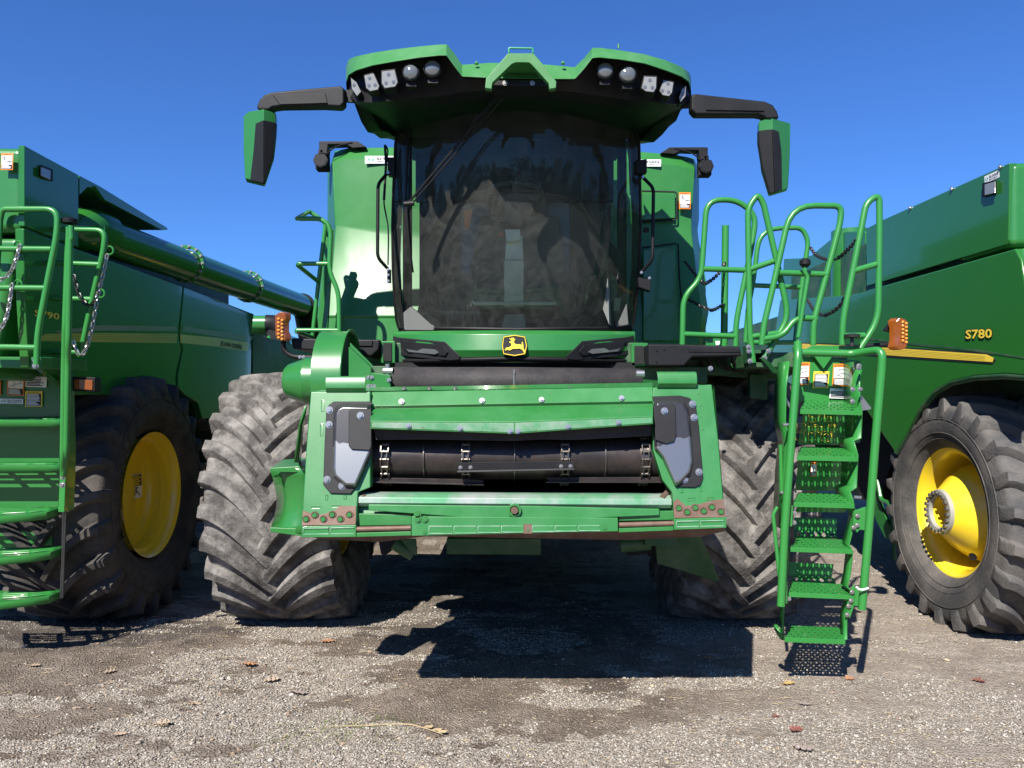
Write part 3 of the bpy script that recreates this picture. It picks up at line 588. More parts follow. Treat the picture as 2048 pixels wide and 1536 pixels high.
# dealer stickers and warning stickers
def sticker(parent, bl, br, tl, kind, off=None):
    """flat printed label; the four corners come from bl, br, tl"""
    u = br - bl; v = tl - bl; nrm = u.cross(v).normalized(); W = u.length; Hh = v.length
    if nrm.y > 0 and abs(nrm.y) > .3: nrm = -nrm
    if abs(nrm.y) <= .3 and nrm.x * bl.x > 0: nrm = -nrm
    uu, vv = u.normalized(), v.normalized()
    def pt(a, b, o): return bl + u * a + v * b + nrm * o
    q = M()
    def rect(a0, b0, a1, b1, o, k): q.m(k).poly([pt(a0, b0, o), pt(a1, b0, o), pt(a1, b1, o), pt(a0, b1, o)])
    def lines(a0, b0, a1, b1, n, o, k, seed=1):
        rr = random.Random(seed)
        for i in range(n):
            y = b1 - (i + .5) / n * (b1 - b0); rect(a0, y - (b1 - b0) / n * .28, a0 + (a1 - a0) * rr.uniform(.7, 1), y + (b1 - b0) / n * .28, o, k)
    if kind == 'dealer':
        rect(0, 0, 1, 1, .002, 0); cxx, cyy = .17, .5
        q.m(3).poly([pt(cxx - .10, cyy, .004), pt(cxx - .01, cyy - .30, .004), pt(cxx - .04, cyy, .004), pt(cxx - .01, cyy + .30, .004)])
        q.m(3).poly([pt(cxx + .10, cyy, .004), pt(cxx + .01, cyy - .30, .004), pt(cxx + .04, cyy, .004), pt(cxx + .01, cyy + .30, .004)])
        q.m(2).text('SLOAN', pt(.33, .46, .004), uu, vv, W * .60, Hh * .34); q.text('IMPLEMENT', pt(.33, .16, .004), uu, vv, W * .60, Hh * .16)
        mats = [WHITE, ORANGE, INK, TEAL]
    elif kind == 'fall':
        rect(0, 0, 1, 1, .002, 1); rect(.06, .05, .94, .30, .004, 2); rect(.06, .32, .94, .86, .004, 0)
        q.m(2).text('WARNING', pt(.25, .89, .004), uu, vv, W * .6, Hh * .07); q.poly([pt(.10, .89, .004), pt(.2, .89, .004), pt(.15, .96, .004)])
        for a, b in (((.2, .78), (.34, .62)), ((.34, .62), (.5, .52)), ((.5, .52), (.92, .52)), ((.30, .80), (.40, .66)), ((.34, .64), (.22, .56)), ((.70, .52), (.70, .36)), ((.24, .84), (.30, .74))):
            pa, pb = pt(*a, .006), pt(*b, .006); d_ = (pb - pa).normalized(); s_ = d_.cross(nrm) * W * .022; q.m(2).poly([pa - s_, pb - s_, pb + s_, pa + s_])
        lines(.1, .07, .9, .28, 3, .006, 0); mats = [WHITE, ORANGE, INK, TEAL]
    elif kind == 'warn':
        rect(0, 0, 1, 1, .002, 1); rect(.06, .36, .94, .84, .004, 0); rect(.06, .04, .94, .34, .004, 2); lines(.1, .06, .9, .32, 5, .006, 0, 3)
        q.m(2).text('WARNING', pt(.25, .88, .004), uu, vv, W * .62, Hh * .075); q.poly([pt(.10, .88, .004), pt(.2, .88, .004), pt(.15, .96, .004)])
        for a, b in (((.35, .75), (.75, .75)), ((.75, .75), (.85, .62)), ((.85, .62), (.5, .56)), ((.5, .56), (.35, .75)), ((.5, .56), (.2, .46)), ((.2, .46), (.15, .40)), ((.3, .5), (.5, .42))):
            pa, pb = pt(*a, .006), pt(*b, .006); d_ = (pb - pa).normalized(); s_ = d_.cross(nrm) * W * .012; q.m(4).poly([pa - s_, pb - s_, pb + s_, pa + s_])
        mats = [WHITE, ORANGE, INK, TEAL, PLAST]
    elif kind == 'caution':
        rect(0, 0, 1, 1, .002, 1); rect(.07, .05, .93, .84, .004, 2); lines(.11, .08, .89, .82, 9, .006, 0, 5)
        q.m(2).text('CAUTION', pt(.3, .89, .004), uu, vv, W * .5, Hh * .07); q.poly([pt(.16, .88, .004), pt(.26, .88, .004), pt(.21, .96, .004)]); mats = [WHITE, YELLOWD, INK, TEAL]
    elif kind == 'note':
        rect(0, 0, 1, 1, .002, 0); lines(.05, .08, .95, .78, 5, .004, 1, 7); q.m(1).text('PRE-CLEANING', pt(.28, .86, .004), uu, vv, W * .46, Hh * .1); mats = [WHITE, PLAST]
    elif kind == 'rim':
        rect(0, 0, 1, 1, .002, 0); rect(.05, .5, .95, .97, .004, 2); lines(.1, .52, .9, .95, 6, .006, 1, 8)
        for a, b in (((.2, .1), (.5, .3)), ((.5, .3), (.8, .1)), ((.5, .3), (.35, .45)), ((.35, .45), (.6, .42)), ((.15, .4), (.4, .3))):
            pa, pb = pt(*a, .005), pt(*b, .005); d_ = (pb - pa).normalized(); s_ = d_.cross(nrm) * W * .03; q.m(2).poly([pa - s_, pb - s_, pb + s_, pa + s_])
        mats = [WHITE, YELLOWD, INK]
    o = q.build({'dealer': 'dealer_sticker', 'note': 'note_sticker'}.get(kind, 'warning_sticker'), mats, parent, smooth=0); return o
def stk(parent, x0, y0, x1, y1, D, kind): return sticker(parent, P(x0, y1, D), P(x1, y1, D), P(x0, y0, D), kind)
stk(MC, 730, 312, 800, 327, 6.205, 'dealer'); stk(MC, 1262, 319, 1322, 333, 6.205, 'dealer'); stk(MC, 1358, 385, 1381, 418, 6.20, 'fall')
# work lamps on brackets over the tank corners
for sx in (0, 1):
    T = (lambda pts: PL(pts, 6.25)) if sx == 0 else (lambda pts: PL([(2054 - p[0], p[1] + 12) for p in pts], 6.25))
    q = M(); q.prism(T([(638, 282), (715, 282), (733, 294), (705, 296), (690, 288), (656, 289), (654, 307), (641, 307), (638, 300)]), (0, .10, 0)); br = q.build('lamp_bracket', BLACK, MC, .006)
    q = M(); q.tube(T([(705, 285), (672, 292), (650, 310)]), .006, 6, .05); q.build('cable', BLACK, br)
    c_ = T([(641, 320)])[0]
    q = M(); q.cyl(c_ + Vector((0, .0, 0)), c_ + Vector((0, .10, 0)), .062, 8, .045)
    for k in range(5): q.box((c_.x - .05, c_.y + .03 + k * .02, c_.z - .065), (c_.x + .05, c_.y + .04 + k * .02, c_.z + .06))
    q.box((c_.x - .02, c_.y, c_.z + .04), (c_.x + .02, c_.y + .06, c_.z + .085))
    lmp = q.build('tank_lamp', BLACK, MC, .004); q = M(); q.disc(c_ + Vector((0, -.004, 0)), (0, -1, 0), .05, 8); q.build('lens', BLACK, lmp)

# ---- cab
def lerp(a, b, t): return a + (b - a) * t
LE = [(206, 830), (222, 806), (240, 797), (290, 791), (380, 787), (450, 785), (540, 786), (600, 789), (640, 793), (655, 797)]
RE = [(206, 1230), (222, 1260), (240, 1270), (290, 1278), (380, 1280), (450, 1281), (540, 1278), (600, 1273), (640, 1268), (655, 1264)]
def edge(E, y):
    for i in range(len(E) - 1):
        if y <= E[i + 1][0]: t = (y - E[i][0]) / (E[i + 1][0] - E[i][0]); return lerp(E[i][1], E[i + 1][1], max(0, t))
    return E[-1][1]
def glassD(u, v): return 5.02 + .42 * abs(u) ** 2.6 + (.30 * v - .08 * math.sin(math.pi * v))
def GP(u, y, d=0.0):
    v = (y - 206) / 449.0; l, r_ = edge(LE, y), edge(RE, y); return P(lerp(l, r_, (u + 1) / 2), y, glassD(u, v) + d)
ys = [206, 214, 222, 231, 240, 265, 290, 335, 380, 415, 450, 495, 540, 570, 600, 620, 640, 655]; us = [-1 + 2 * k / 28 for k in range(29)]
q = M(); q.grid([[GP(u, y + (4 * (1 - abs(u)) if y > 640 else 0)) for u in us] for y in ys]); gl = q.build('windscreen', GLASS, MC, smooth=80)
q = M(); q.tube([GP(-1, y) for y in ys] + [GP(u, 655 + 4 * (1 - abs(u))) for u in us[1:]] + [GP(1, y) for y in ys[::-1][1:]] + [GP(u, 206) for u in us[::-1][1:-1]], .011, 8, closed=True); q.build('windscreen_seal', BLACK, gl)
q = M(); q.grid([[GP(u, y + 4 * (1 - abs(u)), -.003) for u in us] for y in (652, 658, 666)]); q.build('black_glass_band', BLACK, gl, solid=.004)
# side windows and pillars
for s_, E, u in ((-1, LE, -1), (1, RE, 1)):
    q = M(); top = GP(u, 222); rows = []
    for y in ys[2:]:
        a = GP(u, y); rows.append([a, Vector((a.x - .03 * s_, 5.75, a.z))])
    q.grid(rows); q.build('side_window', GLASS2, MC, smooth=80)
    q = M(); q.tube([GP(u, y, .05) - Vector((.035 * s_, 0, 0)) for y in ys], .022, 8); q.build('front_pillar', CABD, MC)
    q = M(); q.box((s_ * .80 + .02 - .03, 5.70, 2.15), (s_ * .80 + .02 + .03, 5.78, 3.70)); q.build('rear_pillar', CABD, MC)
q = M(); q.box((-.72, 5.98, 2.15), (.77, 6.0, 2.75)); q.box((-.72, 5.98, 3.45), (.77, 6.0, 3.70)); q.box((-.72, 5.98, 2.75), (-.40, 6.0, 3.45)); q.box((.45, 5.98, 2.75), (.77, 6.0, 3.45)); q.build('cab_back_wall', CABD, MC)
q = M(); q.box((-.78, 5.58, 3.655), (.82, 6.06, 3.70)); q.box((-.74, 5.90, 3.3), (.78, 5.97, 3.67)); q.build('cab_ceiling', BLACKM, MC)
q = M(); q.box((-.52, 6.005, 2.70), (.57, 6.015, 3.50)); q.build('rear_window', BLUEP, MC)
q = M(); q.box((-.78, 5.42, 2.15), (.82, 5.98, 2.19)); q.build('cab_floor', CABM, MC)
# interior: steering column, wheel, pedals, seat, armrest screen
q = M(); q.prism([P(1010, 628, 5.42), P(1049, 628, 5.42), P(1052, 658, 5.36), P(1003, 658, 5.36)], (0, .14, 0)); q.prism(PL([(1008, 520), (1048, 520), (1047, 612), (1008, 612)], 5.44), (0, .10, 0)); q.prism(PL([(1012, 470), (1045, 470), (1047, 520), (1010, 520)], 5.47), (0, .08, 0)); q.prism(PL([(1010, 458), (1040, 458), (1042, 480), (1012, 484)], 5.40), (0, .12, 0)); q.cyl(P(945, 607, 5.44), P(1112, 607, 5.44), .013, 12); stc = q.build('steering_column', CABG, MC, .008)
q = M(); q.cyl(P(1029, 458, 5.52), P(1029, 400, 5.58), .07, 16, .10); q.build('column_boot', CABD, stc)
q = M(); q.prism(PL([(998, 465), (1005, 465), (1005, 473), (998, 473)], 5.39), (0, .02, 0)); q.build('red_switch', paint('red_switch_plastic', (.5, .04, .02), .4), stc)
c_ = P(1029, 392, 5.62); q = M(); q.tube([c_ + Vector((math.cos(t) * .20, math.sin(t) * .15, -math.sin(t) * .055)) for t in [2 * math.pi * k / 28 for k in range(28)]], .016, 8, closed=True)
for t in (.5, 2.6, 4.7): q.bar(c_, c_ + Vector((math.cos(t) * .19, math.sin(t) * .14, -math.sin(t) * .05)), .03, .012)
q.build('steering_wheel', CABD, MC)
q = M()
for x in (925, 948, 895): q.prism(PL([(x - 16, 622), (x + 14, 622), (x + 12, 628), (x - 14, 628)], 5.5), (0, .03, 0)); q.bar(P(x, 628, 5.52), P(x + 3, 655, 5.48), .015, .015)
q.build('pedal', CABM, MC)
q = M(); q.prism(PL([(960, 430), (1120, 430), (1135, 560), (1120, 600), (940, 600), (935, 560)], 5.85), (0, .14, 0)); q.prism(PL([(930, 575), (1140, 575), (1140, 610), (930, 610)], 5.6), (0, .3, 0)); q.prism(PL([(985, 385), (1090, 385), (1095, 428), (975, 428)], 5.84), (0, .08, 0)); q.build('operator_seat', paint('seat_fabric', (.09, .09, .088), .9, var=.3, scale=15), MC, .03, seg=3)
q = M(); q.prism([P(1200, 530, 5.5), P(1215, 545, 5.4), P(1218, 650, 5.4), P(1198, 600, 5.5)], (.02, .05, 0)); q.build('side_console', CABM, MC, .005)
q = M(); q.prism([P(1218, 480, 5.5), P(1236, 500, 5.45), P(1236, 560, 5.45), P(1216, 540, 5.5)], (.01, .03, 0)); q.build('display_screen', CABD, MC, .004)
q = M(); q.prism([P(806, 625, 5.5), P(822, 612, 5.55), P(870, 650, 5.5), P(868, 660, 5.4), P(808, 660, 5.4)], (0, .1, 0)); q.prism(PL([(1222, 610), (1252, 575), (1258, 650), (1230, 655)], 5.6), (0, .1, 0)); q.build('floor_moulding', paint('floor_moulding_grey', (.085, .09, .085), .6), MC, .01)
q = M(); q.prism(PL([(925, 420), (945, 418), (938, 455), (930, 460)], 5.7), (0, .02, 0)); q.build('orange_tag', paint('orange_tag_plastic', (.6, .14, .02), .5), MC)
q = M(); q.tube(PL([(850, 480), (900, 400), (950, 345), (1029, 330), (1110, 345), (1160, 400), (1200, 470)], 5.95), .02, 8, .2); q.build('roof_handle', CABD, MC)
q = M(); q.prism([GP(.80, 229, -.006), GP(.90, 232, -.006), GP(.90, 244, -.006), GP(.80, 243, -.006)], (0, .004, 0)); q.prism([GP(.82, 596, .01), GP(.87, 596, .01), GP(.87, 622, .01), GP(.82, 622, .01)], (0, .004, 0)); q.build('paper_sticker', PAPER, gl, smooth=0)
q = M(); q.text('3', GP(.955, 268, -.006), (1, .6, 0), (0, 0, 1), .012 * 1.6, .05); q.build('number_mark', INK, gl, smooth=0)
q = M(); q.lathe([(0, .038), (.004, .038), (.004, 0)], GP(-.80, 648, -.004), (0, -1, 0), 20); q.build('round_sticker', paint('round_sticker_print', (.25, .38, .34), .3, var=.7, scale=60), gl)
# wipers
q = M(); q.tube([P(1000, 188, 4.72), P(940, 260, 4.86), P(815, 408, 5.00)], .008, 8, .1); q.tube([P(1015, 186, 4.72), P(950, 262, 4.86), P(822, 410, 5.00)], .006, 8, .1); q.bar(P(1003, 186, 4.71), P(945, 250, 4.83), .018, .012); wp = q.build('wiper_arm', BLACK, MC)
q = M(); q.tube([GP(-.90, 250, -.02), GP(-.90, 330, -.025), GP(-.90, 405, -.03), GP(-.87, 480, -.025), GP(-.84, 545, -.02)], .009, 6); q.tube([GP(-.92, 262, -.035), GP(-.895, 405, -.05), GP(-.85, 540, -.035)], .006, 6); q.cyl(P(808, 408, 4.98), P(828, 406, 4.98), .018, 10); q.build('wiper_blade', BLACK, wp)
# roof: green cap band, top, black lamp housing, underside
RB = [(692, 133, 165, 5.0), (697, 118, 150, 4.86), (712, 112, 141, 4.74), (745, 105, 131, 4.63), (790, 98, 123, 4.56), (840, 92, 115, 4.51), (878, 88.5, 111, 4.50), (893, 88, 111, 4.50), (908, 106, 132, 4.50), (924, 129, 153, 4.50), (980, 125, 156, 4.50), (1035, 126, 157, 4.50), (1100, 129, 158, 4.50), (1150, 134, 158, 4.50), (1169, 115, 137, 4.50), (1185, 95, 116, 4.50), (1200, 95, 115, 4.50), (1240, 100, 119, 4.51), (1290, 108, 127, 4.56), (1335, 121, 142, 4.63), (1365, 134, 154, 4.74), (1378, 144, 164, 4.86), (1382, 155, 178, 5.0)]
q = M(); r0 = [P(x, yt, D + .10) for x, yt, yl, D in RB]; r1 = [P(x, yl, D) for x, yt, yl, D in RB]; r2 = [P(x + (3 if x < 1029 else -3), yl + 1, D + .05) for x, yt, yl, D in RB]
rb = [Vector((.03 + (p.x - .03) * .80, 5.60, p.z + .0)) for p in r0]; rm_ = [p + Vector((0, .06, .004)) for p in r0]
q.grid([r2, r1, r0, rm_, rb]); roof = q.build('cab_roof', GREENB, MC, .006, smooth=30)
HB = [(694, 190, 5.05), (700, 196, 4.93), (712, 203, 4.86), (745, 205, 4.80), (790, 201, 4.77), (840, 196, 4.74), (878, 192, 4.72), (893, 190, 4.72), (908, 187, 4.71), (924, 184, 4.70), (980, 180, 4.68), (1035, 179, 4.68), (1100, 181, 4.68), (1150, 184, 4.70), (1169, 187, 4.71), (1185, 190, 4.72), (1200, 192, 4.72), (1240, 197, 4.74), (1290, 202, 4.77), (1335, 207, 4.80), (1365, 208, 4.86), (1378, 205, 4.93), (1383, 200, 5.05)]
q = M(); a_ = [P(x + (3 if x < 1029 else -3), yl + 1, D + .05) for x, yt, yl, D in RB]; i1 = [P(x + (4 if x < 1029 else -4), yl + 4, D + .16) for x, yt, yl, D in RB]; h1 = [P(*t) for t in HB]
q.grid([a_, i1, h1]); q.build('lamp_housing', BLACK, roof, smooth=50)
UB = []
for (x, y, D) in HB:
    t = (x - 1037) / 345.0; UB.append(P(1037 + t * 250, 279, 5.60))
mid = [P(x + (1037 - x) * .02, y + 8 + 10 * (1 - abs((x - 1037) / 345.0) ** 3), D + .12) for x, y, D in HB]
q = M(); q.grid([h1, mid]); q.build('visor_edge', BLACK, roof, smooth=50)
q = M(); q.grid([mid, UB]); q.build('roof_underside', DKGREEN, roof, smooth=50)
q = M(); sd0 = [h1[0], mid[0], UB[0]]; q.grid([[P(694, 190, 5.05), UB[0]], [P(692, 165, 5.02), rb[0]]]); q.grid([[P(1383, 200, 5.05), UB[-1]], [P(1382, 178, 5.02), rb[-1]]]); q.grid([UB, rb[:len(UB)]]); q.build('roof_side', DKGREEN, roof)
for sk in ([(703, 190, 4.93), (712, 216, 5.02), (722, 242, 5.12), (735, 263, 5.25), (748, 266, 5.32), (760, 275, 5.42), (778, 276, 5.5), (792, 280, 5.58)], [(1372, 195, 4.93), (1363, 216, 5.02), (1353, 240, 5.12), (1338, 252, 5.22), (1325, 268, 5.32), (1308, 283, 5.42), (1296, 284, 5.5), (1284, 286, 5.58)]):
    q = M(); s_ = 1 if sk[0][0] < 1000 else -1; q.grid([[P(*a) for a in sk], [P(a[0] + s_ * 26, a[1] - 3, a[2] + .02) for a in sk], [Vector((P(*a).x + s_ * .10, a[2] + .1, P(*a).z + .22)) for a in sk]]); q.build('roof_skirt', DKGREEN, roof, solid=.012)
q = M(); q.tube([P(800 + k * 18.8, 212 - 14 * math.sin(math.pi * k / 25), 4.98 - .06 * math.sin(math.pi * k / 25)) for k in range(26)], .018, 8); q.build('roof_trim', BLACK, roof)
for x, y, rr in ((823, 149, 15.5), (866, 141, 16.5), (1209, 145, 16), (1254, 153, 16)):
    c = P(x, y, 4.60); r = rr * 4.6 / F
    q = M(); q.lathe([(.0, r * 1.12), (-.03, r * 1.12), (-.035, r * 1.0), (-.028, r)], c, (0, 1, 0), 28); q.box((c.x - .03, c.y - .01, c.z - r * 1.6), (c.x + .03, c.y + .05, c.z - r)); q.box((c.x - .04, c.y, c.z + r), (c.x + .04, c.y + .05, c.z + r * 1.4)); hz = q.build('round_lamp', BLACK, roof)
    q = M(); q.lathe([(-.030, r), (-.042, r * .85), (-.050, r * .5), (-.053, 0)], c, (0, 1, 0), 28); q.build('lens', LENSR, roof)
def lamp5(pts, D, ledp):
    cx_ = sum(p[0] for p in pts) / len(pts); cy_ = sum(p[1] for p in pts) / len(pts)
    q = M(); q.prism(PL([(cx_ + (p[0] - cx_) * 1.15, cy_ + (p[1] - cy_) * 1.15) for p in pts], D), (0, .08, 0)); h_ = q.build('led_lamp', BLACK, roof, .004)
    q = M(); q.prism(PL(pts, D - .006), (0, .008, 0)); q.build('lens', LENS, roof, .002)
    q = M()
    for x, y in ledp: q.disc(P(x, y, D - .008), (0, -1, 0), .011, 8)
    q.build('led', LENSR, roof)
lamp5([(764, 143), (789, 140), (795, 165), (790, 173), (770, 176), (764, 166)], 4.60, ((777, 149), (772, 166), (787, 164)))
lamp5([(729, 152), (747, 147), (758, 172), (756, 179), (740, 182), (733, 176)], 4.68, ((739, 156), (738, 171), (750, 170)))
lamp5([(1289, 153), (1313, 154), (1312, 176), (1307, 184), (1291, 182), (1284, 176)], 4.60, ((1300, 160), (1290, 174), (1305, 175)))
lamp5([(1327, 160), (1347, 165), (1344, 185), (1338, 192), (1326, 190), (1320, 182)], 4.68, ((1336, 167), (1325, 181), (1337, 184)))
lamp5([(702, 156), (713, 165), (722, 183), (714, 192), (704, 178)], 4.80, ((708, 170),)); lamp5([(1372, 172), (1364, 178), (1358, 195), (1361, 204), (1371, 192)], 4.82, ((1366, 188),))
q = M()
for x in (953, 1126): q.cyl(P(x, 128, 4.55), P(x, 122, 4.55), .014, 8, .004)
q.cyl(P(1237, 97, 4.9), P(1237, 88, 4.9), .006, 8); q.build('roof_stud', GREENB, roof)
# camera bracket over the middle of the roof
fr = [(972, 157), (1016, 106), (1067, 106), (1088, 130), (1113, 163), (1112, 176), (1099, 178), (1097, 166), (1062, 128), (1058, 125), (1032, 125), (1024, 128), (985, 165), (983, 178), (970, 176)]
q = M(); q.prism(PL(fr, 4.36), (0, .045, 0)); q.prism(PL([(1000, 128), (1018, 106), (1066, 106), (1086, 130), (1062, 126), (1030, 126)], 4.405), (0, .5, -.02)); bk = q.build('roof_bracket', GREENB, MC, .004)
q = M(); q.tube(PL([(1018, 106), (1018, 96), (1066, 97), (1066, 106)], 4.42), .006, 8, .01); q.build('handle', paint('teal_handle', (.03, .25, .15), .4), bk)
q = M(); q.prism(PL([(990, 160), (1098, 163), (1096, 172), (988, 171)], 4.5), (0, .15, 0)); q.build('sensor_box', BLACK, bk, .005)
for x in (1010, 1065): bolt(MC, P(x, 166, 4.495), (0, -1, 0), .009, .006)
# mirrors
q = M(); q.prism(PL([(512, 215), (518, 200), (528, 189), (542, 184), (600, 178), (680, 171), (688, 176), (688, 206), (680, 213), (645, 211), (560, 212), (545, 214), (537, 219), (518, 219)], 4.88), (0, .09, 0)); am = q.build('mirror_arm', PLAST, MC, .012, seg=3)
q = M(); q.prism(PL([(545, 190), (650, 186), (655, 206), (560, 209)], 4.872), (0, .008, 0)); q.build('arm_recess', BLACK, am, .003)
q = M(); q.prism(PL([(670, 182), (712, 178), (712, 205), (672, 202)], 4.93), (0, .02, 0)); q.cyl(P(682, 180, 4.92), P(682, 204, 4.92), .03, 14); q.build('mirror_hinge', PLAST, MC, .003)
q = M(); q.prism(PL([(1383, 192), (1390, 186), (1402, 188), (1530, 202), (1546, 209), (1555, 222), (1559, 236), (1534, 237), (1527, 230), (1516, 228), (1392, 228), (1383, 218)], 4.88), (0, .09, 0)); am = q.build('mirror_arm', PLAST, MC, .012, seg=3)
q = M(); q.prism(PL([(1412, 199), (1520, 208), (1530, 222), (1412, 220)], 4.872), (0, .008, 0)); q.build('arm_recess', BLACK, am, .003)
q = M(); q.prism(PL([(1362, 190), (1398, 190), (1398, 214), (1362, 216)], 4.93), (0, .02, 0)); q.cyl(P(1390, 192, 4.92), P(1390, 218, 4.92), .03, 14); q.build('mirror_hinge', PLAST, MC, .003)
def mirror(o, ridge, inn):
    q = M(); fr_ = [P(*p) for p in o]; q.add(fr_ + [Vector((p.x * 1.012, p.y + .09, p.z)) for p in fr_], [tuple(range(len(fr_) - 1, -1, -1))][:0] + [(i, (i + 1) % len(fr_), len(fr_) + (i + 1) % len(fr_), len(fr_) + i) for i in range(len(fr_))] + [tuple(range(len(fr_), 2 * len(fr_)))])
    for f in ridge: q.add([P(*p) for p in f], [tuple(range(len(f)))])
    mo = q.build('mirror', GREEN, MC, .006, smooth=25)
    q = M()
    for f in inn: q.prism([P(p[0], p[1], p[2] - .022) for p in f], (0, .04, 0))
    q.build('mirror_front_trim', PLAST, mo, .003, smooth=20)
mirror([(487, 232, 4.95), (497, 223, 4.94), (527, 218, 4.86), (552, 226, 4.92), (551, 265, 4.92), (545, 312, 4.92), (527, 366, 4.88), (490, 357, 4.95), (487, 300, 4.95)],
       [[(487, 232, 4.95), (497, 223, 4.94), (527, 218, 4.86), (527, 366, 4.88), (490, 357, 4.95), (487, 300, 4.95)], [(527, 218, 4.86), (552, 226, 4.92), (551, 265, 4.92), (545, 312, 4.92), (527, 366, 4.88)]],
       [[(511, 247, 4.895), (526.5, 240, 4.862), (526.5, 366, 4.88), (500, 360, 4.93), (507, 300, 4.91)], [(527, 240, 4.862), (551, 245, 4.918), (545, 312, 4.92), (527, 366, 4.88)]])
mirror([(1517, 243, 4.92), (1528, 239, 4.90), (1542, 237, 4.86), (1581, 247, 4.95), (1580, 310, 4.95), (1576, 375, 4.95), (1540, 386, 4.88), (1526, 335, 4.92), (1518, 285, 4.92)],
       [[(1517, 243, 4.92), (1528, 239, 4.90), (1545, 237, 4.86), (1551, 384, 4.88), (1540, 386, 4.88), (1526, 335, 4.92), (1518, 285, 4.92)], [(1545, 237, 4.86), (1581, 247, 4.95), (1580, 310, 4.95), (1576, 375, 4.95), (1551, 384, 4.88)]],
       [[(1518, 261, 4.918), (1544, 258, 4.862), (1549, 384, 4.88), (1540, 386, 4.88), (1526, 335, 4.92), (1518, 285, 4.92)], [(1545, 258, 4.862), (1558, 263, 4.89), (1563, 300, 4.90), (1564, 378, 4.91), (1551, 384, 4.88)]])
# door bars beside the glass
rail(MC, 'door_bar', [[P(776, 345, 5.38), P(756, 368, 5.30), P(755, 515, 5.30), P(776, 538, 5.38)]], .012, .04, BLACK)
rail(MC, 'door_bar', [[P(1283, 352, 5.40), P(1307, 376, 5.32), P(1305, 520, 5.32), P(1282, 545, 5.40)], [P(1283, 352, 5.42), P(1268, 375, 5.46)]], .012, .04, BLACK)
q = M(); q.prism(PL([(775, 314), (790, 314), (789, 352), (775, 350)], 5.42), (0, .06, 0)); q.prism(PL([(774, 538), (781, 538), (781, 565), (774, 565)], 5.42), (0, .04, 0)); q.prism(PL([(1272, 320), (1294, 318), (1294, 345), (1272, 346)], 5.42), (0, .06, 0)); q.prism(PL([(1276, 555), (1301, 555), (1301, 582), (1278, 574)], 5.42), (0, .08, 0)); q.build('door_hinge', BLACK, MC, .004)
for x, y in ((776, 345), (776, 539), (776, 550), (776, 562), (1286, 354), (1283, 545), (1299, 556)): bolt(MC, P(x, y, 5.29 + (.05 if x < 1000 else 0)), (0, -1, 0), .006, .006)
q = M(); q.tube(PL([(772, 292), (776, 300), (772, 340), (768, 380), (768, 410), (776, 450), (777, 480), (776, 530)], 5.45), .006, 6, .03); q.tube(PL([(770, 290), (772, 330), (768, 400)], 5.43), .010, 6, .03); q.build('washer_hose', BLACK, MC)
q = M(); q.cyl(P(1291, 460, 5.45), P(1293, 460, 5.4), .02, 10); q.build('grommet', BLACK, MC)
# lower cab fascia with badge and headlamp housings
def facD(x): return 4.98 + .36 * abs((x - 1029) / 240.0) ** 2.4
xs2 = [788 + k * 24.05 for k in range(21)]
q = M(); q.grid([[P(x, 663 + 2 * abs((x - 1029) / 240) ** 2, facD(x) + .03) for x in xs2], [P(x, 670, facD(x) - .01) for x in xs2], [P(x, 700, facD(x) - .03) for x in xs2], [P(x, 715, facD(x)) for x in xs2]]); fas = q.build('cab_fascia', GREEN, MC, .004, solid=.02, smooth=50)
q = M(); q.grid([[P(x, 714 + 5 * abs((x - 1029) / 240), facD(x) - .03) for x in xs2], [P(x, 722 + 4 * abs((x - 1029) / 240), facD(x) - .01) for x in xs2]]); q.build('fascia_lip', BLACK, MC, solid=.02)
for mirr in (False, True):
    W_ = (lambda p: [(2054 - a[0], a[1] - 1) for a in p]) if mirr else (lambda p: p)
    q = M(); q.prism([P(x, y, facD(x) - .05) for x, y in W_([(786, 672), (800, 675), (890, 683), (903, 696), (921, 712), (918, 720), (898, 721), (840, 716), (792, 710), (785, 700)])], (0, .06, 0)); hh = q.build('headlamp_housing', PLAST, MC, .006)
    q = M(); q.prism([P(x, y, facD(x) - .058) for x, y in W_([(802, 682), (886, 690), (896, 704), (890, 712), (815, 706), (808, 698)])], (0, .012, 0)); q.build('headlamp_recess', BLACK, hh, .004)
    q = M(); q.prism([P(x, y, facD(x) - .062) for x, y in W_([(812, 698), (835, 702), (845, 697), (870, 699), (878, 705), (870, 709), (818, 704)])], (0, .006, 0)); q.build('headlamp_lens', LENSR, hh, .002)
q = M(); bx = [(1006, 673), (1029, 669), (1051, 673), (1055, 692), (1051, 709), (1029, 713), (1006, 709), (1003, 692)]
q.prism(PL(bx, 4.925), (0, .03, 0)); bd = q.build('leaping_deer_badge', INK, MC, .006)
q = M(); ol = PL([(1029 + (x - 1029) * .93, 691 + (y - 691) * .92) for x, y in bx], 4.922); q.tube(ol, .0032, 6, closed=True)
deer = [(1009.5, 699), (1013, 695), (1018, 694.5), (1022, 692), (1023, 687), (1020.5, 686), (1018.5, 685), (1019, 683), (1023, 682), (1021, 679), (1018.5, 677), (1019.5, 676), (1023, 678), (1023.2, 675), (1024.5, 675), (1025, 678.5), (1027, 674.5), (1028.2, 675), (1027.2, 680), (1030, 677.5), (1030.8, 678.2), (1028, 682.5), (1028.5, 686), (1032, 688.5), (1040, 688.5), (1044, 690), (1043.5, 684), (1045.5, 684), (1047, 691), (1047, 696), (1049, 701), (1051, 706), (1049, 706.5), (1045, 700), (1040, 697), (1033, 697.5), (1026, 697.5), (1021, 700), (1016, 701.5), (1019, 698.5), (1014, 699.5), (1011, 701)]
q.prism(PL(deer, 4.918), (0, .008, 0)); q.build('badge_emblem', YELLOWD, bd, smooth=0)
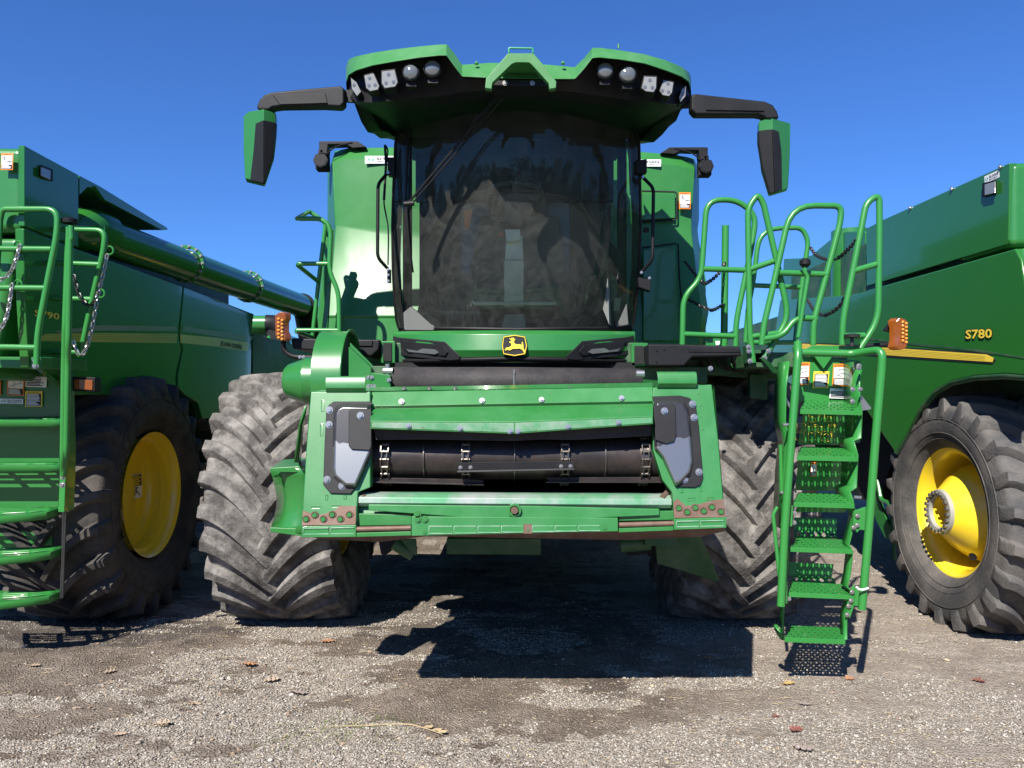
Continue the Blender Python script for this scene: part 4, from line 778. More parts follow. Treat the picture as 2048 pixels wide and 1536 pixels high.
q = M(); q.box((-.86, 5.25, 2.02), (.90, 6.1, 2.16)); q.box((-1.3, 5.3, 1.88), (1.35, 6.3, 2.0)); q.build('cab_base_frame', GREEND, MC, .01)
q = M(); q.prism([P(790, 725, 5.2), P(1270, 725, 5.2), P(1270, 745, 5.2), P(790, 745, 5.2)], (0, .05, 0)); q.build('cab_gap_shade', BLACKM, MC)  # black strip added as the shade in the gap below the fascia
# ------------------------------------------------------------------ platforms, beacons, rails and ladder of the middle combine
q = M(); q.prism([P(581, 676, 5.15), P(632, 677, 5.15), P(760, 679, 5.15), P(757, 700, 5.15), P(742, 713, 5.15), P(700, 705, 5.15), P(585, 698, 5.15)], (0, .5, 0)); q.build('platform_edge', PLAST, MC, .012)
q = M(); q.prism(PL([(714, 682), (745, 681), (744, 692), (716, 692)], 5.14), (0, .012, 0)); q.build('platform_recess', BLACK, MC, .002)
q = M(); q.prism([P(1296, 688, 5.05), P(1350, 688, 5.05), P(1480, 693, 5.05), P(1484, 712, 5.05), P(1385, 714, 5.05), P(1368, 732, 5.05), P(1297, 732, 5.05)], (0, .6, 0)); pe = q.build('platform_edge', PLAST, MC, .012)
q = M(); q.prism(PL([(1376, 696), (1480, 699), (1480, 705), (1378, 704)], 5.045), (0, .01, 0)); q.build('platform_recess', BLACK, MC, .002)
for x, y in ((1313, 700), (1328, 698), (1313, 723)): bolt(MC, P(x, y, 5.045), (0, -1, 0), .005, .005, BLACK, washer=False)
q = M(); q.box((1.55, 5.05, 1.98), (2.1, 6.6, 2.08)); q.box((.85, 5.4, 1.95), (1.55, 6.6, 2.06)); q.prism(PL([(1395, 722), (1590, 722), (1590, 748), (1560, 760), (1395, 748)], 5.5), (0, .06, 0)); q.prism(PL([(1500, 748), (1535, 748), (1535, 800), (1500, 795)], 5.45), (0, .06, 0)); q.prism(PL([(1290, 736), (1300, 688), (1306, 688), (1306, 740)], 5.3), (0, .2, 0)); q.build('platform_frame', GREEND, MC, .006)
q = M(); q.prism([P(1263, 686, 5.2), P(1296, 686, 5.2), P(1296, 732, 5.2), P(1263, 732, 5.2)], (0, .1, 0)); q.prism([P(762, 682, 5.2), P(790, 682, 5.2), P(790, 726, 5.2), P(762, 726, 5.2)], (0, .1, 0)); q.build('cab_mount_bracket', GREEN, MC, .004)
q = M(); q.prism([P(1269, 692, 5.19), P(1288, 692, 5.19), P(1288, 728, 5.19), P(1269, 728, 5.19)], (0, .01, 0)); q.prism([P(766, 686, 5.19), P(783, 686, 5.19), P(783, 722, 5.19), P(766, 722, 5.19)], (0, .01, 0)); q.build('bracket_opening', BLACKM, MC)
q = M(); q.prism(PL([(1494, 690), (1510, 690), (1508, 726), (1496, 726)], 5.0), (0, .1, 0)); q.prism(PL([(1510, 700), (1535, 699), (1528, 726), (1510, 726)], 5.05), (0, .02, 0)); q.prism([P(1520, 716, 4.9), P(1528, 714, 4.9), P(1560, 745, 4.95), P(1556, 750, 4.95), P(1545, 745, 4.95)], (0, .03, 0)); q.build('rail_mount', GREEND, MC, .004)
for x, y in ((1498, 702), (1500, 722), (1537, 702), (1529, 716), (1421, 737), (1497, 694)): bolt(MC, P(x, y, 4.96), (0, -1, 0), .010, .010)
rndh = random.Random(3)
for k in range(9):
    x = 1400 + k * 16; q = M(); q.tube([P(x, 712 + rndh.uniform(-3, 5), 5.3), P(x + 8, 735 + rndh.uniform(-6, 6), 5.35), P(x + rndh.uniform(10, 30), 742, 5.42)], .010 + rndh.uniform(0, .006), 8, .04); q.build('hydraulic_hose', BLACK, MC)
# amber beacons on arms
for s_, bx, arm in ((-1, [(549, 630), (560, 623), (570, 625), (571, 636), (567, 644), (567, 662), (571, 670), (570, 681), (562, 682), (550, 671)], [(567, 678), (566, 700), (585, 714), (632, 715)]),
                    (1, [(1795, 642), (1801, 635), (1811, 638), (1817, 645), (1816, 690), (1811, 698), (1800, 700), (1794, 693), (1798, 680), (1798, 656)], [(1795, 688), (1770, 690), (1735, 691), (1700, 700)])):
    q = M(); q.prism(PL(bx, 5.0), (-.05 * s_ if s_ > 0 else .03, .035, 0)); be_ = q.build('amber_beacon', AMBER, MC, .006)
    q = M(); cx_ = sum(p[0] for p in bx) / len(bx)
    q.prism(PL([(x + (-6 * s_), y) for x, y in bx], 5.03), (0, .06, 0)); q.build('beacon_housing', BLACK, be_, .006)
    for k in range(6):
        for j in (0, 1):
            q = M(); q.lathe([(0, .010), (.006, .007), (.009, 0)], P(bx[0][0] + 8 + (7 * j) * 1 + (3 if s_ > 0 else 0), 640 + k * 7.5 + (4 if s_ > 0 else -2) + 3 * j, 4.996), (0, -1, 0), 10); q.build('beacon_lens', AMBERL, be_, smooth=60)
    q = M(); q.tube(PL(arm, 5.06), .017, 10, .06); q.build('beacon_arm', BLACK, MC, smooth=60)
for x in (600, 607): bolt(MC, P(x, 714, 5.04), (0, -1, 0), .007, .006)
q = M(); q.prism(PL([(1770, 660), (1782, 645), (1796, 655), (1796, 668), (1786, 665)], 5.06), (0, .04, 0)); q.tube(PL([(1790, 660), (1782, 672), (1778, 688)], 5.05), .005, 6, .03); q.build('beacon_bracket', BLACK, MC)
# left entry rails
C1 = lambda pts, D: PL(crop(pts, 560, 280, 3.658), D)
RT = .0165
rail(MC, 'hand_rail', [C1([(140, 575), (290, 575), (350, 610), (372, 680), (358, 960), (430, 1110), (433, 1400)], 5.35)], RT, .10)
rail(MC, 'hand_rail', [C1([(330, 640, 5.7), (292, 950, 5.7), (238, 1430, 5.7)], 5.7), C1([(125, 575, 5.36), (215, 522, 5.7), (330, 600, 5.7), (330, 660, 5.7)], 5.7), C1([(350, 905), (140, 905)], 5.35), C1([(140, 905, 5.35), (128, 915, 5.4), (285, 1040, 5.7)], 5.6), C1([(425, 1392), (125, 1392)], 5.35), C1([(125, 1392, 5.35), (120, 1402, 5.4), (240, 1445, 5.7)], 5.5)], RT * .95, .03)
q = M(); q.prism(C1([(338, 640), (388, 650), (385, 760), (345, 1400), (280, 1400), (272, 1290)], 5.8), (0, .04, 0)); q.build('rail_post_plate', GREEN, MC, .004)
# right rails
C4 = lambda pts, D: PL(crop(pts, 1340, 370, 3.938), D)
rail(MC, 'hand_rail', [C4([(97, 1262), (105, 880), (245, 740), (268, 420), (290, 117), (530, 117), (680, 240), (640, 500), (598, 700), (520, 1080), (517, 1270)], 5.25), C4([(262, 660), (600, 671)], 5.25), C4([(105, 1175), (520, 1192)], 5.25)], .0195, .13)
rail(MC, 'hand_rail', [C4([(655, 1400), (635, 1240), (627, 1100), (620, 640), (614, 180), (690, 75), (735, 140), (840, 600), (920, 970), (912, 1080), (742, 1365)], 5.0), C4([(612, 670, 5.0), (815, 600, 5.0)], 5.0), C4([(638, 1195), (870, 1165)], 5.0)], .0195, .14)
rail(MC, 'hand_rail', [C4([(594, 1240), (612, 980), (660, 740), (705, 345), (1040, 335), (1090, 440), (1040, 780), (1010, 1000), (985, 1240)], 5.9), C4([(655, 790), (1025, 806)], 5.9), C4([(600, 1240), (985, 1240)], 5.9)], .0185, .2)
rail(MC, 'hand_rail', [C4([(722, 1260), (740, 1100), (800, 850), (955, 160), (1350, 165), (1342, 290), (1235, 700), (1130, 1080), (1128, 1260)], 4.95), C4([(860, 690), (1235, 705)], 4.95), C4([(1155, 1052), (985, 1045), (890, 1190), (720, 1215)], 4.95)], .0195, .2)
rail(MC, 'hand_rail', [C4([(1355, 1260), (1362, 1060), (1440, 680), (1545, 140), (1648, 75), (1650, 330), (1640, 1070), (1495, 1290)], 4.8), C4([(1435, 680, 4.8), (1625, 625, 4.8)], 4.8), C4([(1355, 1190), (1530, 1185)], 4.8)], .0195, .13)
q = M(); q.tube(C4([(1062, 640), (1062, 690), (1085, 725), (1010, 1200)], 4.9), .014, 10, .05); ps = q.build('latch_post', GREENR, MC, smooth=60)
q = M(); c_ = C4([(1064, 612)], 4.9)[0]; q.lathe([(-.03, .018), (-.012, .034), (.012, .034), (.026, .02), (.028, 0)], c_, (0, 0, 1), 16); q.build('round_knob', BLACK, ps)
q = M(); q.tube(C4([(437, 320), (425, 1280)], 6.2), .028, 12); q.build('tall_post', GREENR, MC, smooth=60)
q = M(); q.tube(C4([(1433, 1270), (1435, 1190)], 4.75), .012, 10); c_ = C4([(1435, 1190)], 4.75)[0]; q.lathe([(-.012, .01), (-.008, .045), (.010, .048), (.016, .02), (.016, 0)], c_, (0, 0, 1), 14); q.build('spring_knob', CHAINB, MC)
chain(MC, C4([(115, 600, 6.0), (250, 760, 5.6), (300, 765, 5.8), (380, 700, 6.0), (437, 600, 6.2)], 6), CHAINB, .042, .006)
chain(MC, C4([(140, 900, 6.0), (290, 975, 5.7), (345, 982, 5.9), (430, 935, 6.2)], 6), CHAINB, .042, .006)
chain(MC, C4([(1105, 490, 5.9), (1150, 550, 5.7), (1230, 585, 5.4), (1310, 582, 5.2), (1400, 510, 5.0), (1468, 435, 4.8)], 5), CHAINB, .036, .0052)
chain(MC, C4([(1080, 900, 5.9), (1130, 980, 5.6), (1200, 1025, 5.3), (1250, 1015, 5.1), (1330, 960, 4.9), (1380, 880, 4.8)], 5), CHAINB, .036, .0052)
# ladder
CL = lambda pts, D: PL(crop(pts, 1520, 660, 3.84), D)
CM = lambda pts, D: PL(crop(pts, 1520, 1000, 4.267), D)
def tread(fl, fr_, br, bl, nx=9, ny=5):
    q = M(); q.perf([fl, fr_, br, bl], nx * 2 - 1, ny, .34, 1.0, .4, True, 1.0)
    o = q.build('ladder_tread', GREENR, MC, solid=.005, smooth=0)
    q = M(); q.prism([fl + Vector((0, -.003, .003)), fr_ + Vector((0, -.003, .003)), fr_ + Vector((0, -.003, -.026)), fl + Vector((0, -.003, -.026))], (0, .006, 0)); q.build('tread_lip', GREENR, o, .0015)
    return o
TR = []
for a, b_, c_, d_, fn in (((308, 612), (782, 622), (748, 552), (338, 546), CL), ((284, 968), (752, 978), (694, 905), (316, 898), CL), ((258, 1325), (724, 1338), (682, 1262), (292, 1250), CL),
                      ((256, 405), (786, 424), (730, 340), (318, 322), CM), ((245, 790), (757, 812), (715, 722), (262, 700), CM), ((210, 1175), (727, 1195), (672, 1090), (262, 1075), CM)):
    A, B = fn([a, b_], 4.64); Cc, Dd = fn([c_, d_], 4.87); TR.append(tread(A, B, Cc, Dd))
# sloping toe plates with long slots on the lower treads
for p in (((290, 318), (660, 330), (640, 268), (300, 258)), ((265, 695), (650, 715), (620, 662), (275, 648))):
    A, B = CM([p[0], p[1]], 4.88); Cc, Dd = CM([p[2], p[3]], 4.95); q = M(); q.perf([A, B, Cc, Dd], 5, 1, .27, 1, 1, False, 1.3); q.build('slotted_toe_plate', GREENR, MC, solid=.004, smooth=0)
def riser(c, nx, ny, fn, D0, D1, st=True):
    A, B = fn([c[0], c[1]], D0); Cc, Dd = fn([c[2], c[3]], D1); q = M(); q.poly([A, B, Cc, Dd]); return q.build('ladder_back_plate', GREENR, MC, solid=.004, smooth=0)
riser(((290, 880), (700, 885), (745, 650), (330, 645)), 11, 4, CL, 4.98, 4.95); riser(((270, 1230), (650, 1235), (700, 1005), (295, 1000)), 11, 4, CL, 4.98, 4.95)
riser(((270, 1395), (650, 1400), (690, 1355), (290, 1350)), 9, 2, CL, 4.98, 4.95)
riser(((290, 258), (650, 268), (655, 160), (290, 148)), 9, 2, CM, 4.98, 4.99); riser(((245, 650), (610, 668), (628, 548), (245, 528)), 9, 2, CM, 4.98, 4.99)
q = M(); q.prism(CL([(255, 215), (320, 200), (760, 235), (790, 300), (750, 440), (755, 560), (330, 548), (300, 560), (255, 540), (300, 400)], 4.90), (0, .02, 0)); up = q.build('ladder_upper_plate', GREENR, MC, .004)
q = M(); q.prism(CL([(405, 118), (770, 120), (765, 205), (560, 200), (490, 300), (415, 200), (330, 190), (330, 160)], 4.86), (0, .02, 0)); q.build('ladder_top_bracket', GREENR, MC, .004)
q = M(); q.prism(CL([(710, 780), (780, 640), (770, 860), (700, 880)], 4.86), (.003, .02, 0)); q.build('ladder_gusset', GREENR, MC)
# side strings
q = M()
q.prism([*CL([(700, 230), (745, 300), (705, 420), (755, 560), (775, 640), (712, 850), (750, 960), (740, 1060), (680, 1220), (720, 1330), (735, 1536)], 4.90), *CL([(705, 1536), (700, 1340), (655, 1230), (715, 1030), (700, 860), (690, 560), (680, 420)], 4.92)], (.004, .0, 0)) if False else None
def string(name, pts, fn, D, w_=.10):
    q = M(); p = fn(pts, D); rows = [[a, a + Vector((0, w_, 0))] for a in p]; q.grid(rows); return q.build(name, GREENR, MC, solid=.008, smooth=20)
string('ladder_side_plate', [(765, 240), (768, 560), (783, 620), (778, 830), (720, 850), (752, 960), (742, 1210), (692, 1240), (725, 1340), (722, 1400)], CL, 4.66, .22)
string('ladder_side_plate', [(225, 240), (200, 450), (195, 700), (230, 860), (205, 1100), (185, 1536)], CL, 4.75, .2)
string('ladder_side_plate', [(800, 20), (818, 150), (760, 380), (792, 440), (770, 640), (745, 740), (790, 780), (740, 1000), (745, 1190), (715, 1195)], CM, 4.66, .09)
string('ladder_side_plate', [(250, 40), (245, 500), (205, 900), (200, 1000), (205, 1170), (140, 1090)], CM, 4.72, .06)
q = M(); q.prism(CM([(800, 95), (850, 80), (905, 60), (905, 260), (850, 255), (830, 280), (795, 240)], 4.65), (0, .02, 0)); q.prism(CM([(790, 740), (810, 720), (815, 800), (800, 920), (770, 1010), (745, 1010), (740, 900)], 4.65), (0, .01, 0)); q.prism(CM([(812, 760), (845, 760), (845, 905), (805, 905)], 4.64), (0, .03, 0)); q.prism(CM([(130, 1075), (155, 1070), (210, 1175), (210, 1200), (180, 1195), (135, 1120)], 4.78), (0, .03, 0)); q.build('ladder_bracket', GREENR, MC, .003)
for x, y in ((832, 135), (830, 215), (800, 235), (785, 785), (777, 860), (757, 905), (745, 980)): bolt(MC, CM([(x, y)], 4.64)[0], (0, -1, 0), .0085, .009)
for x, y in ((295, 113), (290, 193), (195, 212), (190, 345), (155, 765), (245, 843)): bolt(MC, CM([(x, y)], 4.60)[0], (-.3, -1, 0), .0085, .009)
for x, y in ((760, 275), (758, 290), (712, 455), (710, 548), (770, 455)): bolt(MC, CL([(x, y)], 4.60)[0], (0, -1, 0), .009, .009)
rail(MC, 'ladder_handle', [[*CL([(290, 100, 4.6), (292, 190, 4.55)], 4.6), *CL([(190, 1500, 4.50)], 4.5), *CM([(178, 905, 4.48)], 4.5)]], .0235, .08)
rail(MC, 'ladder_handle', [[*CL([(320, 172, 4.7), (700, 182, 4.66), (780, 172, 4.62), (940, 150, 4.50), (935, 290, 4.50), (890, 800, 4.50), (835, 1536, 4.49)], 4.6), *CM([(870, 935, 4.48)], 4.5)]], .0235, .10)
q = M(); q.prism(CL([(255, 130), (300, 70), (310, 110), (312, 180), (262, 180)], 4.62), (0, .02, 0)); q.prism(CM([(205, 690), (235, 690), (235, 885), (205, 885)], 4.52), (0, .03, 0)); q.prism(CL([(222, 1330), (255, 1350), (250, 1510), (222, 1510)], 4.55), (0, .03, 0)); q.build('handle_mount', GREENR, MC, .003)
q = M(); q.tube(CM([(822, 740), (840, 762), (880, 768), (925, 750)], 4.44), .006, 8, .02); q.build('white_cable_tie', WHITE, MC)
rail(MC, 'ladder_link', [[*CL([(158, 880, 4.8), (165, 1250, 4.8)], 4.8)], [*CM([(150, 60, 4.8), (112, 120, 4.8), (165, 650, 4.75)], 4.8)]], .012, .02)
q = M(); q.prism(CL([(150, 440), (165, 440), (240, 590), (228, 600), (195, 540)], 4.85), (0, .01, 0)); q.prism(CL([(765, 500), (782, 505), (855, 600), (845, 610), (775, 620)], 4.75), (0, .01, 0)); q.build('latch_plate', ZINC, MC)
rail(MC, 'latch_pin', [CL([(175, 728), (232, 728)], 4.7), CL([(745, 548), (770, 548)], 4.7), CL([(750, 455), (785, 455)], 4.7), CL([(720, 1283), (775, 1287)], 4.7), CL([(155, 1250), (190, 1250)], 4.75)], .010, 0, ZINC)
sticker(MC, *CL([(552, 432), (680, 430), (562, 260)], 4.89), 'warn') ; sticker(MC, *CL([(402, 446), (522, 446), (412, 318)], 4.89), 'caution'); sticker(MC, *CL([(262, 424), (375, 420), (270, 252)], 4.89), 'warn'); sticker(MC, *CL([(532, 524), (682, 528), (536, 448)], 4.89), 'note')
sticker(MC, *CL([(388, 1125), (435, 1125), (388, 1015)], 4.94), 'fall')
# yellow service diagram printed on the plate behind the ladder
q = M()
def loopb(x0, y0, x1, y1):
    p = CL([(x0, y0), (x1, y0), (x1, y1), (x0, y1)], 4.935); q.tube(p, .0013, 4, closed=True)
for bxx in ((375, 645, 455, 705), (495, 645, 572, 705), (285, 715, 350, 775), (370, 740, 500, 775), (528, 725, 576, 775), (275, 788, 340, 845), (372, 790, 425, 845), (465, 780, 552, 848)): loopb(*bxx)
for cx_, cy_, r_ in ((400, 690, .02), (425, 750, .02), (460, 765, .02), (508, 818, .035), (508, 818, .018), (530, 682, .016), (560, 748, .014)):
    c_ = CL([(cx_, cy_)], 4.935)[0]; q.tube([c_ + Vector((math.cos(t) * r_, 0, math.sin(t) * r_)) for t in [k * math.pi / 8 for k in range(16)]], .0013, 4, closed=True)
q.build('yellow_diagram', YELLOWD, MC, smooth=0)
# ------------------------------------------------------------------ the left combine, seen along its shaded side
LC = thing('combine_harvester', 'left combine harvester with dark shaded side, folded unloading tube and deep yellow wheel rim', 'combine harvester', (-4.6, 6.4, 0), 'combine harvesters parked in the yard')
XL = -3.10
CA = lambda pts, X=XL: SL(crop(pts, 0, 270, 3.135), X)
CB = lambda pts, X=XL: SL(crop(pts, 0, 700, 2.743), X)
def side(parent, name, pts, vec, mat=GREENG, bev=.006, smooth=32):
    q = M(); q.prism(pts, vec); return q.build(name, mat, parent, bev, smooth)
side(LC, 'tank_side', SL([(49, 291), (157, 350), (157, 494), (49, 452)], XL), (-.04, 0, 0), GREENG, .004)
side(LC, 'tank_extension', SL([(159, 351), (200, 372.5), (335, 456), (335, 460), (320, 458), (210, 400), (190, 372), (175, 374), (159, 390)], XL), (-.04, 0, 0), GREENG, .003)
q = M(); q.prism([Vector((XL - .02, 5.62, 3.375)), Vector((XL - .02, 6.92, 3.335)), Vector((XL - .02, 6.92, 3.30)), Vector((XL - .02, 5.62, 3.34))], (-.35, 0, 0)); q.build('tank_roof_edge', GREENG, LC, .003)
q = M(); q.prism([Vector((XL - .40, 5.4, 3.36)), Vector((XL - .40, 9.5, 3.3)), Vector((XL - .40, 9.5, 2.3)), Vector((XL - .40, 5.4, 2.3))], (-2.2, 0, 0)); q.build('grain_tank', DKGREEN, LC)  # inset wall in near-black green: shade under the roof edge painted in
q = M(); fx = P(48, 300, 4.90)
q.prism([Vector((-3.115, 4.90, 3.38)), Vector((-5.6, 4.90, 3.42)), Vector((-5.6, 4.90, 2.84)), Vector((-3.115, 4.90, 2.84))], (0, .6, 0)); q.build('tank_front', GREEN, LC, .05, seg=4)
q = M(); q.prism([Vector((-3.16, 4.95, 2.82)), Vector((-5.6, 4.95, 2.82)), Vector((-5.6, 4.95, 1.9)), Vector((-3.35, 4.95, 1.9))], (0, .5, 0)); q.build('front_panel', GREEN, LC, .05, seg=4)
side(LC, 'side_panel', SL([(48, 456), (157, 499), (250, 531), (339, 563), (366, 573), (357, 665), (363, 700), (352, 748), (352, 790), (150, 790), (90, 740), (58, 735), (50, 600)], XL), (-.06, 0, 0), GREENG, .01)
side(LC, 'rear_side_panel', SL([(368, 573.5), (508, 628), (503, 663), (502, 748), (470, 790), (425, 835), (405, 838), (395, 805), (370, 790), (356, 775), (356, 750), (366, 700), (360, 665)], XL), (-.06, 0, 0), GREENG, .008)
side(LC, 'lower_side_shield', SL([(352, 745), (505, 750), (505, 870), (470, 900), (440, 870), (420, 840), (400, 812), (380, 800), (352, 800)], XL - .08), (-.05, 0, 0), GREENG, .004)
side(LC, 'tan_stripe', SL([(110, 662), (200, 650), (350, 653), (355, 662), (200, 661), (120, 667)], XL), (.004, 0, 0), TANS, 0)
side(LC, 'tan_stripe', SL([(366, 653), (508, 673), (500, 683), (364, 662)], XL), (.004, 0, 0), TANS, 0)
side(LC, 'yellow_stripe', SL([(72, 678), (90, 668), (200, 666), (354, 668), (353, 686), (200, 684), (72, 682)], XL), (.004, 0, 0), paint('olive_yellow_stripe', (.55, .45, .06), .3, coat=.6, var=.05), 0)
side(LC, 'yellow_stripe', SL([(360, 669), (430, 675), (497, 685), (496, 703), (430, 693), (361, 686)], XL), (.004, 0, 0), paint('pale_yellow_stripe', (.72, .54, .12), .3, coat=.6, var=.08), 0)
q = M()
for k in range(4): q.prism(SL([(75, 671 + k * 3.4), (200, 669 + k * 3.6), (354, 671 + k * 3.6), (354, 671.6 + k * 3.6), (200, 669.6 + k * 3.6), (75, 671.5 + k * 3.4)], XL + .004), (.002, 0, 0))
q.build('stripe_lines', GREEND, LC, smooth=0)
q = M(); q.quadtext('S790', S(69, 633, XL + .005), S(119, 640, XL + .005), S(69, 619, XL + .005)); o = q.build('model_lettering', YELLOWD, LC, smooth=0)
q = M(); q.quadtext('JOHN DEERE', S(441, 694, XL + .008), S(484, 701, XL + .008), S(441, 682, XL + .008)); q.build('maker_lettering', PLAST, LC, smooth=0)
side(LC, 'side_lamp', CA([(245, 188), (316, 215), (316, 292), (245, 262)]), (.02, 0, 0), BLACK, .006)
side(LC, 'side_lamp_lens', CA([(252, 200), (311, 222), (311, 284), (252, 256)], XL + .021), (.008, 0, 0), LENS, .004)
sticker(LC, P(2, 340, 4.86), P(26, 340, 4.86), P(3, 307, 4.86), 'fall')
# unloading tube
a, b_ = S(172, 456, -3.22), S(604, 612, -2.80)
d_ = (b_ - a)
q = M(); q.cyl(a + Vector((0, 0, -.02)), b_, .150, 40); tu = q.build('unloading_tube', GREENG, LC, smooth=60)
q = M(); q.tube([a + Vector((-.5, -.05, -.25)), a + Vector((-.2, -.03, -.08)), a, a + d_ * .05], .165, 24, .2); q.build('tube_elbow', GREENG, tu, smooth=60)
for px in (373, 497):
    k_ = (px - CX) / F; t = (k_ * a.y - a.x) / (d_.x - k_ * d_.y); c_ = a + d_ * t
    q = M(); q.lathe([(-.018, .15), (-.018, .178), (.018, .178), (.018, .15)], c_, d_, 36); q.build('tube_flange', GREEN, tu)
    for k in range(14):
        an = R_(k * 360 / 14); u = d_.normalized().cross(Vector((0, 0, 1))).normalized(); v_ = u.cross(d_.normalized()); bolt(tu, c_ + (u * math.cos(an) + v_ * math.sin(an)) * .168 - d_.normalized() * .022, -d_, .009, .012)
q = M(); q.lathe([(-.02, .155), (-.02, .17), (.03, .17), (.03, .15)], b_, d_, 32); q.tube([b_, b_ + Vector((.02, .2, -.06)), b_ + Vector((.04, .35, -.55))], [.16, .18, .15], 20); q.build('spout_boot', BLACK, tu, smooth=60)
# wheel
wh, rim, xo = wheel(LC, -3.38, 6.42, .985, .90, 1.0, .50, 24, 'deep', RUBBER2, 1, .3, A=.42, lug_h=.065, lug_w=.07)
sticker(wh, Vector((-3.38 + xo * .285, 6.57, .92)), Vector((-3.38 + xo * .285, 6.75, .92)), Vector((-3.38 + xo * .285, 6.57, 1.13)), 'rim')
arc_text(wh, 'MACHXBIB', -3.38, 6.42, .985, -3.38 + .456, .66, 18, 1.5, .10, 1, paint('dark_moulded_rubber', (.015, .015, .015), .6))
wheel(LC, -3.9, 11.0, .62, .6, .66, .36, 16, 'plain', RUBBER2, 1, .2, A=.25, lug_h=.05, lug_w=.06)
q = M(); q.prism(SL([(395, 800), (420, 778), (450, 780), (468, 800), (462, 800), (448, 785), (420, 784), (400, 806)], XL - .02), (-.3, 0, 0)); q.build('wheel_arch', GREENG, LC)
q = M(); q.prism([P(396, 795, 9), P(440, 795, 9), P(445, 860, 9), P(396, 862, 9)], (0, .05, 0)); q.build('chassis_panel', TANS, LC); q = M(); q.quadtext('XY', P(398, 842, 8.98), P(412, 842, 8.98), P(398, 831, 8.98)); q.build('chassis_mark', WHITE, LC, smooth=0)
q = M(); q.box((-5.6, 5.4, .75), (-3.9, 9.5, 2.8)); q.box((-5.2, 9.5, 1.0), (-3.2, 12.8, 2.6)); q.build('machine_body', GREEND, LC)
# front platform, ladder and rails
q = M(); q.prism(CB([(0, 30), (200, 38), (200, 100), (0, 95)], 1) if False else [P(-60, 713, 4.95), P(82, 714, 4.95), P(82, 737, 4.95), P(-60, 734, 4.95)], (0, .4, 0)); q.prism([P(84, 713, 5.0), P(166, 720, 5.3), P(166, 742, 5.3), P(84, 737, 5.0)], (0, .05, 0)); q.build('platform_edge', GREEN, LC, .004)
CC = lambda pts, D: PL(crop(pts, 0, 700, 2.743), D)
CR = lambda pts, D: PL(crop(pts, 0, 270, 3.135), D)
q = M(); q.prism(CC([(-150, 115), (330, 125), (330, 375), (325, 620), (320, 860), (-150, 880)], 5.42), (0, .03, 0)); q.build('ladder_back_plate', GREEN, LC, .004)
q = M(); q.prism(CC([(-150, 955), (250, 960), (282, 975), (284, 1070), (0, 1100), (-150, 1110)], 5.5), (0, .02, 0)); q.build('lower_back_plate', GREEN, LC, .004)
for y0, bow, rt in ((375, 0, 335), (622, 4, 325), (870, 14, 315), (1085, 22, 335), (1325, 24, 328)):
    q = M(); top = [(rt, y0, 5.30), (rt - 60, y0 + 14 + bow * .6, 5.22), (rt - 160, y0 + 20 + bow, 5.16), (0, y0 + 24 + bow * 1.6, 5.12), (-200, y0 + 24 + bow * 1.6, 5.12)]
    backp = [(rt - 10, y0 - 6, 5.42), (rt - 60, y0 - 5, 5.42), (rt - 160, y0 - 2, 5.42), (0, y0, 5.42), (-200, y0, 5.42)]
    if bow < 10: top = [(p[0], y0 + 10, 5.2) for p in top]; 
    t_ = CC(top, 5); bk_ = CC(backp, 5)
    q.grid([[p + Vector((0, 0, -.045)) for p in t_], t_]); q.grid([t_, [p.lerp(r_, .22) for p, r_ in zip(t_, bk_)]])
    q.grid([[p.lerp(r_, .9) for p, r_ in zip(t_, bk_)], bk_])
    for k in range(5):
        p0, p1 = t_[k], bk_[k]; q.bar(p0.lerp(p1, .1), p1, .03, .006)
    for f in (.38, .55, .72): q.grid([[p.lerp(r_, f - .035) for p, r_ in zip(t_, bk_)], [p.lerp(r_, f + .035) + Vector((0, 0, .008)) for p, r_ in zip(t_, bk_)]])
    q.build('ladder_tread', GREENR, LC, solid=.006, smooth=30)
q = M(); q.prism([*CC([(330, 130), (352, 130), (362, 560), (362, 640), (352, 890), (318, 890), (330, 600)], 5.2)], (0, .12, 0)); q.build('ladder_side_plate', GREENR, LC, .004)
q = M(); q.tube(CC([(350, 870), (345, 1130), (335, 1360)], 5.3), .010, 8); q.tube(CC([(362, 868), (352, 1130), (344, 1360)], 5.28), .008, 8); q.build('ladder_strap', CHAINB, LC, smooth=60)
for x, y in ((345, 695), (342, 740), (195, 55), (195, 85)): bolt(LC, CC([(x, y)], 5.16 if y > 300 else 4.9)[0], (0, -1, 0), .012, .012)
sticker(LC, *CC([(40, 248), (133, 252), (42, 138)], 5.41), 'warn'); sticker(LC, *CC([(138, 312), (232, 312), (140, 226)], 5.41), 'caution'); sticker(LC, *CC([(140, 202), (256, 206), (142, 144)], 5.41), 'note'); sticker(LC, *CC([(0, 294), (128, 297), (0, 266)], 5.41), 'dealer'); sticker(LC, *CC([(-80, 245), (6, 247), (-80, 135)], 5.41), 'warn')
q = M(); q.prism(CC([(395, 145), (522, 150), (520, 230), (395, 225)], 5.3), (0, .08, 0)); q.build('marker_housing', BLACK, LC, .006); q = M(); q.prism(CC([(406, 160), (508, 165), (506, 220), (406, 214)], 5.292), (0, .012, 0)); q.build('marker_lens', AMBER, LC, .003)
rail(LC, 'hand_rail', [CR([(0, 530), (12, 465), (362, 465), (358, 620), (290, 960), (235, 1250), (230, 1440)], 4.85), CR([(-100, 712), (325, 716)], 4.85), CR([(-100, 957), (285, 960)], 4.85), CR([(-100, 1328), (230, 1333)], 4.85), CR([(0, 530), (-30, 1000)], 4.85)], .019, .14)
rail(LC, 'hand_rail', [CR([(60, 1370), (150, 960), (235, 588), (660, 597), (650, 720), (575, 1040), (503, 1390)], 5.2), CR([(190, 797), (625, 812)], 5.2), CR([(135, 1018), (580, 1030)], 5.2), CR([(50, 1355), (512, 1362)], 5.2)], .0185, .16)
